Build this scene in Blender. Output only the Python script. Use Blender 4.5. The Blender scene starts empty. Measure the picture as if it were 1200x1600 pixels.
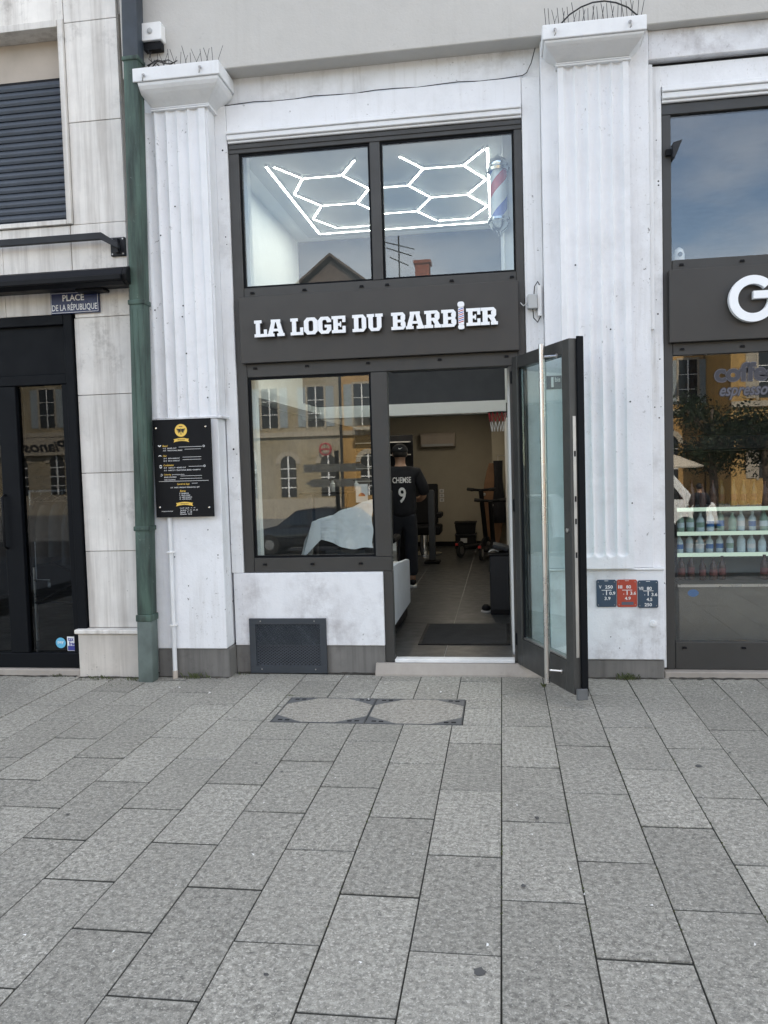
import bpy, bmesh, math, random
from mathutils import Vector, Matrix
from mathutils.bvhtree import BVHTree
random.seed(7)
PI = math.pi
SC = bpy.context.scene
COL = SC.collection

# ------------------------------------------------------------------ camera
cam_d = bpy.data.cameras.new('Camera')
cam = bpy.data.objects.new('Camera', cam_d); COL.objects.link(cam); SC.camera = cam
cam_d.sensor_fit = 'VERTICAL'; cam_d.sensor_height = 32.0; cam_d.sensor_width = 24.0
cam_d.lens = 1263.7/1600*32.0; cam_d.clip_start = 0.05; cam_d.clip_end = 2000
YAW, PITCH, ROLL = .145974, .0556170, -.0290872
_fw = Vector((-math.sin(YAW)*math.cos(PITCH), math.cos(YAW)*math.cos(PITCH), -math.sin(PITCH)))
_rt = Vector((math.cos(YAW), math.sin(YAW), 0)); _up = _rt.cross(_fw)
_r2 = math.cos(ROLL)*_rt + math.sin(ROLL)*_up; _u2 = -math.sin(ROLL)*_rt + math.cos(ROLL)*_up
_m = Matrix((_r2, _u2, -_fw)).transposed().to_4x4(); _m.translation = (0, -5.92, 1.55)
cam.matrix_world = _m

# ------------------------------------------------------------------ sky, sun, exposure
SUN_EL, SUN_AZ = math.radians(44), math.radians(14)       # behind the shops: the facade and pavement lie in its shade
W = bpy.data.worlds.new('World'); SC.world = W; W.use_nodes = True
wn = W.node_tree.nodes; wl = W.node_tree.links; wn.clear()
wo = wn.new('ShaderNodeOutputWorld'); bg = wn.new('ShaderNodeBackground'); bg.inputs['Strength'].default_value = 0.12
sky = wn.new('ShaderNodeTexSky'); sky.sky_type = 'NISHITA'; sky.sun_disc = False
sky.sun_elevation = SUN_EL; sky.sun_rotation = SUN_AZ; sky.air_density = 1.0; sky.dust_density = .1; sky.altitude = 400; sky.ozone_density = 2.6
tc = wn.new('ShaderNodeTexCoord'); mp = wn.new('ShaderNodeMapping'); mp.inputs['Scale'].default_value = (1.0, 1.0, 2.2); mp.inputs['Location'].default_value = (5.5, 6.6, 3.3)
cn = wn.new('ShaderNodeTexNoise'); cn.inputs['Scale'].default_value = 1.5; cn.inputs['Detail'].default_value = 7; cn.inputs['Roughness'].default_value = .55
cr = wn.new('ShaderNodeValToRGB'); cr.color_ramp.elements[0].position = .46; cr.color_ramp.elements[0].color = (.04, .04, .04, 1)
cr.color_ramp.elements[1].position = .68; cr.color_ramp.elements[1].color = (.85, .85, .85, 1)
mx = wn.new('ShaderNodeMixRGB'); mx.inputs[2].default_value = (8.6, 8.7, 8.9, 1)
wl.new(tc.outputs['Generated'], mp.inputs['Vector']); wl.new(mp.outputs[0], cn.inputs['Vector']); wl.new(cn.outputs['Fac'], cr.inputs[0])
wl.new(cr.outputs[0], mx.inputs[0]); wl.new(sky.outputs[0], mx.inputs[1]); wl.new(mx.outputs[0], bg.inputs['Color']); wl.new(bg.outputs[0], wo.inputs[0])
sd = bpy.data.lights.new('Sun', 'SUN'); sd.energy = 3.0; sd.angle = math.radians(.6); sd.color = (1, .95, .87)
sun = bpy.data.objects.new('Sun', sd); COL.objects.link(sun)
_sdir = Vector((math.sin(SUN_AZ)*math.cos(SUN_EL), math.cos(SUN_AZ)*math.cos(SUN_EL), math.sin(SUN_EL)))
sun.rotation_euler = _sdir.to_track_quat('Z', 'Y').to_euler(); sun.location = _sdir*40
SC.view_settings.view_transform = 'Standard'; SC.view_settings.look = 'None'
SC.view_settings.gamma = 1; SC.view_settings.use_curve_mapping = False
SC.view_settings.exposure = 1.90
SC.view_settings.use_white_balance = True; SC.view_settings.white_balance_temperature = 7300; SC.view_settings.white_balance_tint = 10   # camera set for open shade
SC.cycles.use_denoising = True; SC.cycles.max_bounces = 10; SC.cycles.transparent_max_bounces = 24
SC.cycles.glossy_bounces = 6; SC.cycles.caustics_reflective = False; SC.cycles.caustics_refractive = False
SC.cycles.sample_clamp_indirect = 6

# ------------------------------------------------------------------ materials
MATS = {}
def N(nt, t, **kw):
    n = nt.nodes.new(t)
    for k, v in kw.items():
        n.inputs[k.replace('_', ' ')].default_value = v
    return n
def base_mat(name, col, rough=.6, metal=0., spec=.5):
    m = bpy.data.materials.new(name); m.use_nodes = True; nt = m.node_tree
    b = nt.nodes['Principled BSDF']; b.inputs['Base Color'].default_value = (*col, 1)
    b.inputs['Roughness'].default_value = rough; b.inputs['Metallic'].default_value = metal
    b.inputs['Specular IOR Level'].default_value = spec
    MATS[name] = m
    return m, nt, b
def ramp(nt, src, p0, p1, c0=(0, 0, 0, 1), c1=(1, 1, 1, 1)):
    r = nt.nodes.new('ShaderNodeValToRGB'); e = r.color_ramp.elements
    e[0].position, e[1].position = p0, p1; e[0].color, e[1].color = c0, c1
    nt.links.new(src, r.inputs[0]); return r.outputs[0]
def noise(nt, scale, detail=5, rough=.55, stretch=None):
    g = nt.nodes.new('ShaderNodeNewGeometry'); v = g.outputs['Position']
    if stretch:
        k = nt.nodes.new('ShaderNodeMapping'); k.inputs['Scale'].default_value = stretch
        nt.links.new(v, k.inputs['Vector']); v = k.outputs[0]
    n = nt.nodes.new('ShaderNodeTexNoise'); n.inputs['Scale'].default_value = scale
    n.inputs['Detail'].default_value = detail; n.inputs['Roughness'].default_value = rough
    nt.links.new(v, n.inputs['Vector']); return n.outputs['Fac']
def mul(nt, a, b):
    k = nt.nodes.new('ShaderNodeMath'); k.operation = 'MULTIPLY'
    for i, s in enumerate((a, b)):
        if isinstance(s, (int, float)): k.inputs[i].default_value = s
        else: nt.links.new(s, k.inputs[i])
    return k.outputs[0]
def mixc(nt, fac, c1, c2):
    k = nt.nodes.new('ShaderNodeMixRGB')
    for i, s in enumerate((fac, c1, c2)):
        if isinstance(s, (int, float)): k.inputs[i].default_value = s
        elif isinstance(s, tuple): k.inputs[i].default_value = (*s, 1)
        else: nt.links.new(s, k.inputs[i])
    return k.outputs[0]
def bump(nt, b, src, strength, dist=.004):
    k = nt.nodes.new('ShaderNodeBump'); k.inputs['Strength'].default_value = strength; k.inputs['Distance'].default_value = dist
    nt.links.new(src, k.inputs['Height'])
    old = b.inputs['Normal'].links
    if old: nt.links.new(old[0].from_socket, k.inputs['Normal'])
    nt.links.new(k.outputs[0], b.inputs['Normal'])
def plain(name, col, rough=.5, metal=0., var=.08, bmp=0., bscale=120, spec=.5, rvar=.1):
    m, nt, b = base_mat(name, col, rough, metal, spec)
    if var:
        f = ramp(nt, noise(nt, 5, 6), .3, .7)
        nt.links.new(mixc(nt, f, tuple(c*(1-var) for c in col), tuple(min(1, c*(1+var)) for c in col)), b.inputs['Base Color'])
    if rvar:
        rr = ramp(nt, noise(nt, 9, 6), .3, .7, (rough-rvar*.5,)*3+(1,), (min(1, rough+rvar),)*3+(1,))
        nt.links.new(rr, b.inputs['Roughness'])
    if bmp: bump(nt, b, noise(nt, bscale, 4), bmp)
    return m
def white_paint(name, col, dirt=.4, specks=.7, streak=.4, tint=(.40, .38, .35)):
    m, nt, b = base_mat(name, col, .72, 0, .3)
    c = mixc(nt, ramp(nt, noise(nt, 1.4, 8, .75), .35, .7), col, tuple(x*.92 for x in col))
    st = mul(nt, mul(nt, ramp(nt, noise(nt, 3.0, 6, .6, (6, 6, .35)), .52, .78), ramp(nt, noise(nt, 1.1, 4), .4, .65)), streak*1.3)
    c = mixc(nt, st, c, tint)
    ch = mul(nt, ramp(nt, noise(nt, 48, 5, .75, (1, 1, .6)), .61, .64), ramp(nt, noise(nt, 1.3, 4), .46, .60))
    c = mixc(nt, mul(nt, ch, specks*.55), c, (.42, .41, .39))
    sm = mul(nt, mul(nt, ramp(nt, noise(nt, 4.5, 10, .72), .44, .70), ramp(nt, noise(nt, 1.9, 3), .42, .60)), dirt)
    c = mixc(nt, sm, c, tuple(x*.8 for x in tint))
    sp = mul(nt, mul(nt, ramp(nt, noise(nt, 26, 5, .7), .625, .68), ramp(nt, noise(nt, 2.6, 3), .52, .62)), specks)
    c = mixc(nt, sp, c, (.10, .09, .08))
    nt.links.new(c, b.inputs['Base Color'])
    bump(nt, b, noise(nt, 70, 6, .6), .5, .003); bump(nt, b, noise(nt, 9, 6, .6), .5, .010); bump(nt, b, noise(nt, 14, 5, .6, (1, 1, .15)), .25, .004)
    return m
def stone(name, col, dark, streak=.5):
    m, nt, b = base_mat(name, col, .75, 0, .3)
    oi = nt.nodes.new('ShaderNodeObjectInfo')
    c = mixc(nt, ramp(nt, noise(nt, 2.6, 8, .65), .35, .68), col, tuple(x*.8 for x in col))
    st = mul(nt, ramp(nt, noise(nt, 2.2, 7, .65, (7, 7, .30)), .46, .76), streak)
    c = mixc(nt, st, c, dark)
    sm = mul(nt, mul(nt, ramp(nt, noise(nt, 6, 8, .7), .54, .72), ramp(nt, noise(nt, 1.5, 2), .45, .6)), .55)
    c = mixc(nt, sm, c, tuple(x*.6 for x in dark))
    sp = mul(nt, ramp(nt, noise(nt, 40, 3), .69, .72), ramp(nt, noise(nt, 3, 3), .5, .6))
    c = mixc(nt, mul(nt, sp, .6), c, (.12, .11, .10))
    hs = nt.nodes.new('ShaderNodeHueSaturation'); nt.links.new(c, hs.inputs['Color'])
    nt.links.new(ramp(nt, oi.outputs['Random'], 0, 1, (.92,)*3+(1,), (1.06,)*3+(1,)), hs.inputs['Value'])
    nt.links.new(hs.outputs[0], b.inputs['Base Color'])
    bump(nt, b, noise(nt, 90, 5), .25, .002)
    return m
def granite(name, col):
    m, nt, b = base_mat(name, col, .62, 0, .45)
    oi = nt.nodes.new('ShaderNodeObjectInfo')
    g1 = ramp(nt, noise(nt, 38, 8, .88), .41, .60)
    c = mixc(nt, g1, tuple(x*.42 for x in col), tuple(x*1.42 for x in col))
    g2 = ramp(nt, noise(nt, 75, 4, .75), .56, .63); c = mixc(nt, mul(nt, g2, .85), c, (.68, .65, .58))
    g3 = ramp(nt, noise(nt, 68, 4, .75), .59, .66); c = mixc(nt, mul(nt, g3, .7), c, (.05, .05, .048))
    bl = ramp(nt, noise(nt, 1.6, 7, .62), .32, .72); c = mixc(nt, mul(nt, bl, .42), c, tuple(x*.60 for x in col))
    dk = mul(nt, ramp(nt, noise(nt, 7, 5, .6), .66, .80), .5); c = mixc(nt, dk, c, (.07, .07, .07))
    hs = nt.nodes.new('ShaderNodeHueSaturation'); nt.links.new(c, hs.inputs['Color'])
    nt.links.new(ramp(nt, oi.outputs['Random'], 0, 1, (.85,)*3+(1,), (1.10,)*3+(1,)), hs.inputs['Value'])
    nt.links.new(hs.outputs[0], b.inputs['Base Color'])
    bump(nt, b, noise(nt, 160, 4, .7), .45, .0015); bump(nt, b, noise(nt, 6, 3), .2, .004)
    return m
def facade_mat(name, col):
    m, nt, b = base_mat(name, col, .85, 0, .2)
    c = mixc(nt, ramp(nt, noise(nt, .5, 8, .7), .35, .68), col, tuple(x*.66 for x in col))
    c = mixc(nt, mul(nt, ramp(nt, noise(nt, .9, 7, .65, (2.2, 2.2, .22)), .48, .75), .6), c, tuple(x*.42 for x in col))
    c = mixc(nt, mul(nt, ramp(nt, noise(nt, .16, 3), .45, .6), .5), c, (col[0]*.95, col[1]*1.05, col[2]*1.35))
    nt.links.new(c, b.inputs['Base Color']); bump(nt, b, noise(nt, 6, 6), .4, .03); return m
def glass_mat(name, tint, refl):
    m = bpy.data.materials.new(name); m.use_nodes = True; nt = m.node_tree; nt.nodes.clear()
    o = nt.nodes.new('ShaderNodeOutputMaterial'); t = nt.nodes.new('ShaderNodeBsdfTransparent'); t.inputs[0].default_value = (*tint, 1)
    g = nt.nodes.new('ShaderNodeBsdfGlossy'); g.inputs['Roughness'].default_value = .0; g.inputs['Color'].default_value = (1, 1, 1, 1)
    ge = nt.nodes.new('ShaderNodeNewGeometry'); dp = nt.nodes.new('ShaderNodeVectorMath'); dp.operation = 'DOT_PRODUCT'
    nt.links.new(ge.outputs['Incoming'], dp.inputs[0]); nt.links.new(ge.outputs['Normal'], dp.inputs[1])
    def mth(op, x, y):
        k = nt.nodes.new('ShaderNodeMath'); k.operation = op
        for i, q in enumerate((x, y)):
            if isinstance(q, (int, float)): k.inputs[i].default_value = q
            elif q is not None: nt.links.new(q, k.inputs[i])
        return k.outputs[0]
    sch = mth('POWER', mth('SUBTRACT', 1.0, mth('ABSOLUTE', dp.outputs['Value'], None)), 5.0)     # Schlick, same from both sides of the thin pane
    f = nt.nodes.new('ShaderNodeMath'); f.operation = 'MULTIPLY_ADD'; f.inputs[1].default_value = .96/refl; f.inputs[2].default_value = .04; nt.links.new(sch, f.inputs[0])
    fac = nt.nodes.new('ShaderNodeMath'); fac.operation = 'MULTIPLY'; fac.use_clamp = True; fac.inputs[1].default_value = refl
    nt.links.new(f.outputs[0], fac.inputs[0]); mxs = nt.nodes.new('ShaderNodeMixShader')
    nt.links.new(fac.outputs[0], mxs.inputs[0]); nt.links.new(t.outputs[0], mxs.inputs[1]); nt.links.new(g.outputs[0], mxs.inputs[2])
    nt.links.new(mxs.outputs[0], o.inputs[0]); MATS[name] = m; return m
def emit(name, col, s):
    m = bpy.data.materials.new(name); m.use_nodes = True; nt = m.node_tree; nt.nodes.clear()
    o = nt.nodes.new('ShaderNodeOutputMaterial'); e = nt.nodes.new('ShaderNodeEmission'); e.inputs[0].default_value = (*col, 1); e.inputs[1].default_value = s
    nt.links.new(e.outputs[0], o.inputs[0]); MATS[name] = m; return m

white_paint('white', (.81, .82, .84), .22, .85, .34)
white_paint('white_jamb', (.79, .80, .81), .5, 1.0, .7)
white_paint('white_smooth', (.80, .81, .82), .12, .15, .15)
white_paint('white_dirty', (.80, .81, .83), .75, .9, .45, (.36, .33, .33))
white_paint('render_wall', (.54, .525, .495), .10, .12, .25)
white_paint('interior_white', (.80, .81, .80), .02, 0, .02)
stone('stone', (.82, .79, .745), (.36, .325, .29), .75)
stone('stone_plinth', (.58, .54, .49), (.30, .27, .24), .6)
stone('step_stone', (.40, .36, .32), (.25, .22, .19), .3)
stone('concrete_dark', (.20, .192, .18), (.065, .062, .058), .65)
granite('granite', (.340, .325, .284))
granite('granite_cover', (.37, .345, .30))
plain('joint', (.028, .027, .022), .95, 0, .3)
plain('ground_far', (.20, .20, .195), .8, 0, .2)
plain('asphalt', (.055, .055, .058), .85, 0, .2)
plain('frame', (.036, .0358, .034), .42, 0, .06, .05, 400, .5, .12)
plain('sign_panel', (.034, .0325, .030), .38, 0, .05, .03, 60, .5, .12)
plain('black_frame', (.004, .005, .007), .5, 0, .1, 0, 1, .12)
plain('black', (.007, .0075, .009), .5, 0, .1, 0, 1, .15)
plain('black_matte', (.010, .010, .012), .85, 0, .15)
plain('dark_grey', (.024, .026, .030), .5, 0, .1, 0, 1, .25)
plain('slate_grey', (.034, .042, .052), .4, 0, .1)
plain('shutter_slat', (.060, .072, .090), .5, 0, .12)
plain('beige', (.46, .40, .34), .75, 0, .08)
plain('awning_box', (.008, .009, .012), .5, 0, .1, 0, 1, .15)
plain('steel', (.62, .60, .58), .28, 1., .05)
plain('worn_steel', (.42, .41, .40), .42, 1., .15)
plain('chrome', (.75, .77, .78), .12, 1., .02)
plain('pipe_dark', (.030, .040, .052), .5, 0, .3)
plain('zinc', (.13, .135, .14), .5, .3, .25)
plain('letter_white', (.86, .88, .90), .35, 0, .02)
plain('letter_side_shade', (.16, .16, .165), .5, 0, .05)  # dark grey puts the shade on the letter sides into the colour
plain('white_plastic', (.78, .78, .77), .45, 0, .04)
plain('pipe_white', (.70, .71, .72), .5, 0, .1)
plain('grey_plastic', (.42, .43, .43), .5, 0, .05)
plain('cable', (.02, .02, .02), .6, 0, 0)
plain('cable_white', (.55, .55, .54), .6, 0, .1)
plain('gold', (.80, .52, .10), .45, 0, .06)
plain('print_white', (.80, .80, .80), .6, 0, 0)
plain('print_black', (.02, .02, .02), .6, 0, 0)
plain('enamel_blue', (.012, .022, .085), .3, 0, .15)
plain('enamel_white', (.78, .78, .78), .35, 0, .12)
plain('plate_blue', (.030, .060, .095), .45, 0, .12)
plain('plate_red', (.42, .055, .030), .5, 0, .12)
plain('plate_grey', (.10, .10, .13), .5, 0, .1)
plain('number_blue', (.060, .070, .105), .4, 0, .1)
plain('sticker_blue', (.10, .42, .62), .4, 0, .1)
plain('sticker_navy', (.04, .05, .28), .4, 0, .1)
plain('oval_blue', (.03, .16, .42), .4, 0, .1)
plain('vinyl_grey', (.045, .045, .055), .6, 0, .08)
plain('vinyl_light', (.10, .10, .12), .6, 0, .08)
plain('red', (.55, .04, .04), .4, 0, .05)
plain('blue', (.06, .12, .48), .4, 0, .05)
plain('tile', (.032, .034, .036), .34, 0, .15, .05, 60)
plain('grout', (.38, .37, .35), .8, 0, .1)
plain('mat_black', (.016, .016, .017), .95, 0, .4, .6, 500)
plain('cream_wall', (.40, .362, .285), .8, 0, .04)
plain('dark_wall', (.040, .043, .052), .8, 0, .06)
plain('ceiling_panel', (.50, .51, .51), .8, 0, .03)
plain('ceiling_grey', (.30, .31, .32), .8, 0, .04)
plain('cloth_white', (.72, .75, .78), .8, 0, .05, .15, 60)
plain('cloth_grey', (.35, .36, .37), .9, 0, .15)
plain('wood', (.19, .095, .045), .5, 0, .25)
plain('skin', (.40, .23, .15), .5, 0, .05)
plain('hair', (.012, .010, .009), .6, 0, .1)
plain('fabric_black', (.010, .0105, .014), .9, 0, .2)
plain('denim_dark', (.013, .015, .021), .9, 0, .2)
plain('rubber_white', (.62, .62, .60), .6, 0, .08)
plain('net_red', (.45, .03, .05), .8, 0, .1)
plain('net_blue', (.08, .09, .35), .8, 0, .1)
plain('fridge_metal', (.16, .145, .12), .45, .4, .1)
plain('fridge_inside', (.30, .37, .38), .5, 0, .05)
plain('water', (.52, .66, .72), .25, 0, .15)
plain('bottle_green', (.22, .36, .30), .3, 0, .2)
plain('bottle_dark', (.06, .025, .02), .25, 0, .2)
plain('bottle_olive', (.07, .065, .02), .25, 0, .2)
plain('bottle_amber', (.05, .022, .012), .25, 0, .2)
plain('label_white', (.68, .70, .72), .6, 0, .1)
plain('label_red', (.16, .045, .04), .6, 0, .15)
plain('garment_grey', (.10, .11, .11), .9, 0, .4)
plain('garment_tan', (.16, .13, .10), .9, 0, .3)
plain('soil', (.055, .050, .042), .95, 0, .4, .6, 200)
plain('weed', (.07, .085, .03), .8, 0, .35)
plain('litter', (.75, .74, .72), .7, 0, .1)
plain('gum', (.085, .084, .082), .7, 0, .2)
facade_mat('facade_cream', (.40, .33, .22))
facade_mat('facade_yellow', (.52, .31, .12))
facade_mat('facade_ochre', (.50, .31, .12))
plain('facade_trim', (.40, .35, .28), .85, 0, .1)
plain('shutter_blue', (.30, .34, .36), .7, 0, .1)
plain('window_dark', (.02, .022, .025), .15, 0, 0)
plain('roof_tile', (.115, .085, .072), .85, 0, .3)
plain('brick_red', (.28, .09, .06), .85, 0, .2)
plain('iron', (.02, .02, .02), .6, 0, 0)
plain('car_paint', (.010, .011, .014), .12, 0, 0, 0, 1, .7, 0)
plain('car_glass', (.008, .009, .010), .05, 0, 0, 0, 1, .8, 0)
plain('tyre', (.015, .015, .015), .85, 0, 0)
plain('bark', (.10, .075, .055), .9, 0, .3, .5, 30)
plain('leaf', (.022, .036, .014), .65, 0, .5)
plain('parasol', (.55, .48, .38), .8, 0, .05)
plain('copper_plain', (.105, .135, .125), .6, 0, .3)
# weathered copper
m, nt, b = base_mat('verdigris', (.07, .17, .125), .62, .0, .4)
c = mixc(nt, ramp(nt, noise(nt, 3.5, 7, .65, (3, 3, .4)), .38, .62), (.022, .036, .031), (.070, .118, .095))
c = mixc(nt, mul(nt, ramp(nt, noise(nt, 9, 8, .7, (2, 2, .5)), .55, .75), .6), c, (.05, .045, .035))
c = mixc(nt, mul(nt, ramp(nt, noise(nt, 26, 4, .7), .66, .74), .6), c, (.22, .27, .23))
nt.links.new(c, b.inputs['Base Color']); bump(nt, b, noise(nt, 40, 4), .2, .002)
glass_mat('glass', (.93, .96, .95), 1.7)
glass_mat('glass_tube', (.98, .98, .98), .6)
glass_mat('glass_green', (.85, .93, .915), 1.7)
glass_mat('glass_dark', (.55, .58, .60), .75)
glass_mat('glass_right', (.93, .95, .95), 1.9)
emit('led', (.90, .98, 1.0), 9.5)
emit('fridge_led', (.74, 1.0, .92), .20)
emit('spot_led', (1, .94, .84), 175.0)

# ------------------------------------------------------------------ mesh helpers
class MB:
    def __init__(s): s.v = []; s.f = []
    def add(s, vs, fs):
        o = len(s.v); s.v += [tuple(v) for v in vs]; s.f += [tuple(i+o for i in f) for f in fs]; return s
    def box(s, x0, x1, y0, y1, z0, z1):
        return s.add([(x0,y0,z0),(x1,y0,z0),(x1,y1,z0),(x0,y1,z0),(x0,y0,z1),(x1,y0,z1),(x1,y1,z1),(x0,y1,z1)],
                     [(0,3,2,1),(4,5,6,7),(0,1,5,4),(1,2,6,5),(2,3,7,6),(3,0,4,7)])
    def prism(s, pts, y0, y1):                      # polygon in XZ, extruded in Y (y0 front)
        n = len(pts); a = sum(pts[i][0]*pts[(i+1)%n][1]-pts[(i+1)%n][0]*pts[i][1] for i in range(n))
        if a < 0: pts = pts[::-1]
        vs = [(x, y0, z) for x, z in pts]+[(x, y1, z) for x, z in pts]
        return s.add(vs, [tuple(range(n)), tuple(range(2*n-1, n-1, -1))]+[(i, i+n, (i+1)%n+n, (i+1)%n) for i in range(n)])
    def prism_axis(s, pts, a0, a1, axis):           # polygon in the two other axes
        t = MB().prism(pts, a0, a1)
        if axis == 'x': t.v = [(y, x, z) for x, y, z in t.v]
        elif axis == 'z': t.v = [(x, z, y) for x, y, z in t.v]
        t.f = [f[::-1] for f in t.f]
        return s.add(t.v, t.f)
    def tube(s, pts, r, n=8, caps=True, radii=None):
        pts = [Vector(p) for p in pts]; rings = []; up0 = None
        for i, p in enumerate(pts):
            d = (pts[min(i+1, len(pts)-1)]-pts[max(i-1, 0)]).normalized()
            if up0 is None: up0 = Vector((0, 0, 1)) if abs(d.z) < .9 else Vector((1, 0, 0))
            a = d.cross(up0).normalized(); bb = a.cross(d).normalized(); up0 = bb
            rr = radii[i] if radii else r
            rings.append([p+a*rr*math.cos(2*PI*k/n)+bb*rr*math.sin(2*PI*k/n) for k in range(n)])
        vs = [v for g in rings for v in g]; fs = []
        for i in range(len(pts)-1):
            for k in range(n): fs.append((i*n+k, i*n+(k+1)%n, (i+1)*n+(k+1)%n, (i+1)*n+k))
        if caps: fs += [tuple(range(n-1, -1, -1)), tuple((len(pts)-1)*n+k for k in range(n))]
        return s.add(vs, fs)
    def lathe(s, prof, c, n=20, axis='z'):          # prof: (radius, height)
        vs = []; fs = []
        for r, h in prof:
            for k in range(n):
                a = 2*PI*k/n; x, y = r*math.cos(a), r*math.sin(a)
                vs.append((c[0]+x, c[1]+y, c[2]+h) if axis == 'z' else ((c[0]+x, c[1]-h, c[2]+y) if axis == 'y' else (c[0]+h, c[1]+x, c[2]+y)))
        for i in range(len(prof)-1):
            for k in range(n): fs.append((i*n+k, i*n+(k+1)%n, (i+1)*n+(k+1)%n, (i+1)*n+k))
        fs += [tuple(range(n-1, -1, -1)), tuple((len(prof)-1)*n+k for k in range(n))]
        return s.add(vs, fs)
    def sheet(s, fn, nu, nv):                       # fn(u,v)->(x,y,z)
        vs = [fn(i/nu, j/nv) for j in range(nv+1) for i in range(nu+1)]
        return s.add(vs, [(j*(nu+1)+i, j*(nu+1)+i+1, (j+1)*(nu+1)+i+1, (j+1)*(nu+1)+i) for j in range(nv) for i in range(nu)])
    def xf(s, M):
        s.v = [tuple(M @ Vector(v)) for v in s.v]; return s
WL = {}
def obj(name, mb, mat, parent=None, bevel=0., smooth=False, seg=1):
    lo = [min(v[i] for v in mb.v) for i in range(3)]; hi = [max(v[i] for v in mb.v) for i in range(3)]
    c = Vector(((lo[0]+hi[0])/2, (lo[1]+hi[1])/2, lo[2]))
    me = bpy.data.meshes.new(name); me.from_pydata([tuple(Vector(v)-c) for v in mb.v], [], mb.f); me.update()
    if bevel:
        bm = bmesh.new(); bm.from_mesh(me)
        bmesh.ops.bevel(bm, geom=[e for e in bm.edges if e.is_manifold and e.calc_face_angle(0) > .5], offset=bevel, segments=seg, profile=.5, affect='EDGES', clamp_overlap=True)
        bm.to_mesh(me); bm.free()
    if smooth is not False:
        me.shade_smooth()
        if smooth is not True: me.set_sharp_from_angle(angle=smooth)
    me.materials.append(MATS[mat] if isinstance(mat, str) else mat)
    return link(name, me, c, parent)
def link(name, me, c, parent=None):
    o = bpy.data.objects.new(name, me); COL.objects.link(o); c = Vector(c); WL[o.name] = c
    if parent is not None:
        o.parent = parent; o.location = c-WL[parent.name]
    else: o.location = c
    return o
def tag(o, label, cat, group=None):
    o['label'] = label; o['category'] = cat
    if group: o['group'] = group
    return o
def thing(name, label, cat, loc, group=None):
    o = bpy.data.objects.new(name, None); COL.objects.link(o); o.empty_display_size = .1
    o.location = loc; WL[o.name] = Vector(loc); return tag(o, label, cat, group)
def group_part(name, loc, parent, label):
    o = bpy.data.objects.new(name, None); COL.objects.link(o); o.empty_display_size = .1
    WL[o.name] = Vector(loc); o.parent = parent; o.location = Vector(loc)-WL[parent.name]; o['label'] = label; return o
def struct(o, kind='structure'): o['kind'] = kind; return o
def B(*a): return MB().box(*a)
SM = math.radians(40)

def text_raw(s, bold=0., shear=0.):
    cu = bpy.data.curves.new('t', 'FONT'); cu.body = s; cu.size = 1; cu.offset = bold; cu.shear = shear; cu.resolution_u = 3
    o = bpy.data.objects.new('t', cu); COL.objects.link(o)
    dg = bpy.context.evaluated_depsgraph_get(); dg.update()
    me = bpy.data.meshes.new_from_object(o.evaluated_get(dg))
    vs = [tuple(v.co) for v in me.vertices]; fs = [tuple(p.vertices) for p in me.polygons]
    bpy.data.objects.remove(o); bpy.data.curves.remove(cu); bpy.data.meshes.remove(me)
    return vs, fs
def text(s, x0, x1, z0, z1, y, depth=.0, bold=.0, shear=0.):
    """flat lettering in the XZ plane facing -Y, fitted to the box; depth>0 gives it thickness"""
    vs, fs = text_raw(s, bold, shear)
    ax = [v[0] for v in vs]; ay = [v[1] for v in vs]; mnx, mxx, mny, mxy = min(ax), max(ax), min(ay), max(ay)
    if x1 is None: x1 = x0+(mxx-mnx)*(z1-z0)/(mxy-mny)
    P = [(x0+(v[0]-mnx)/(mxx-mnx)*(x1-x0), z0+(v[1]-mny)/(mxy-mny)*(z1-z0)) for v in vs]
    mb = MB(); n = len(P)
    mb.add([(x, y, z) for x, z in P], fs)
    if depth:
        cnt = {}
        for f in fs:
            for a, bb in zip(f, f[1:]+f[:1]): cnt[(a, bb)] = 1
        side = [(a, bb) for (a, bb) in cnt if (bb, a) not in cnt]
        mb.add([(x, y+depth, z) for x, z in P], [f[::-1] for f in fs])
        mb.f += [(bb, a, a+n, bb+n) for a, bb in side]
    return mb
def text_joined(*mbs):
    r = MB()
    for t in mbs: r.add(t.v, t.f)
    return r
def disc(cx, cz, r, y, n=24, rz=None):
    return MB().add([(cx+r*math.cos(2*PI*k/n), y, cz+(rz or r)*math.sin(2*PI*k/n)) for k in range(n)], [tuple(range(n))])
def quad(x0, x1, z0, z1, y): return MB().add([(x0,y,z0),(x1,y,z0),(x1,y,z1),(x0,y,z1)], [(0,1,2,3)])
def rrect(x0, x1, z0, z1, r, n=4):
    p = []
    for cx, cz, a in ((x1-r, z0+r, -PI/2), (x1-r, z1-r, 0), (x0+r, z1-r, PI/2), (x0+r, z0+r, PI)):
        for k in range(n+1): p.append((cx+r*math.cos(a+PI/2*k/n), cz+r*math.sin(a+PI/2*k/n)))
    return p

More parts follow.
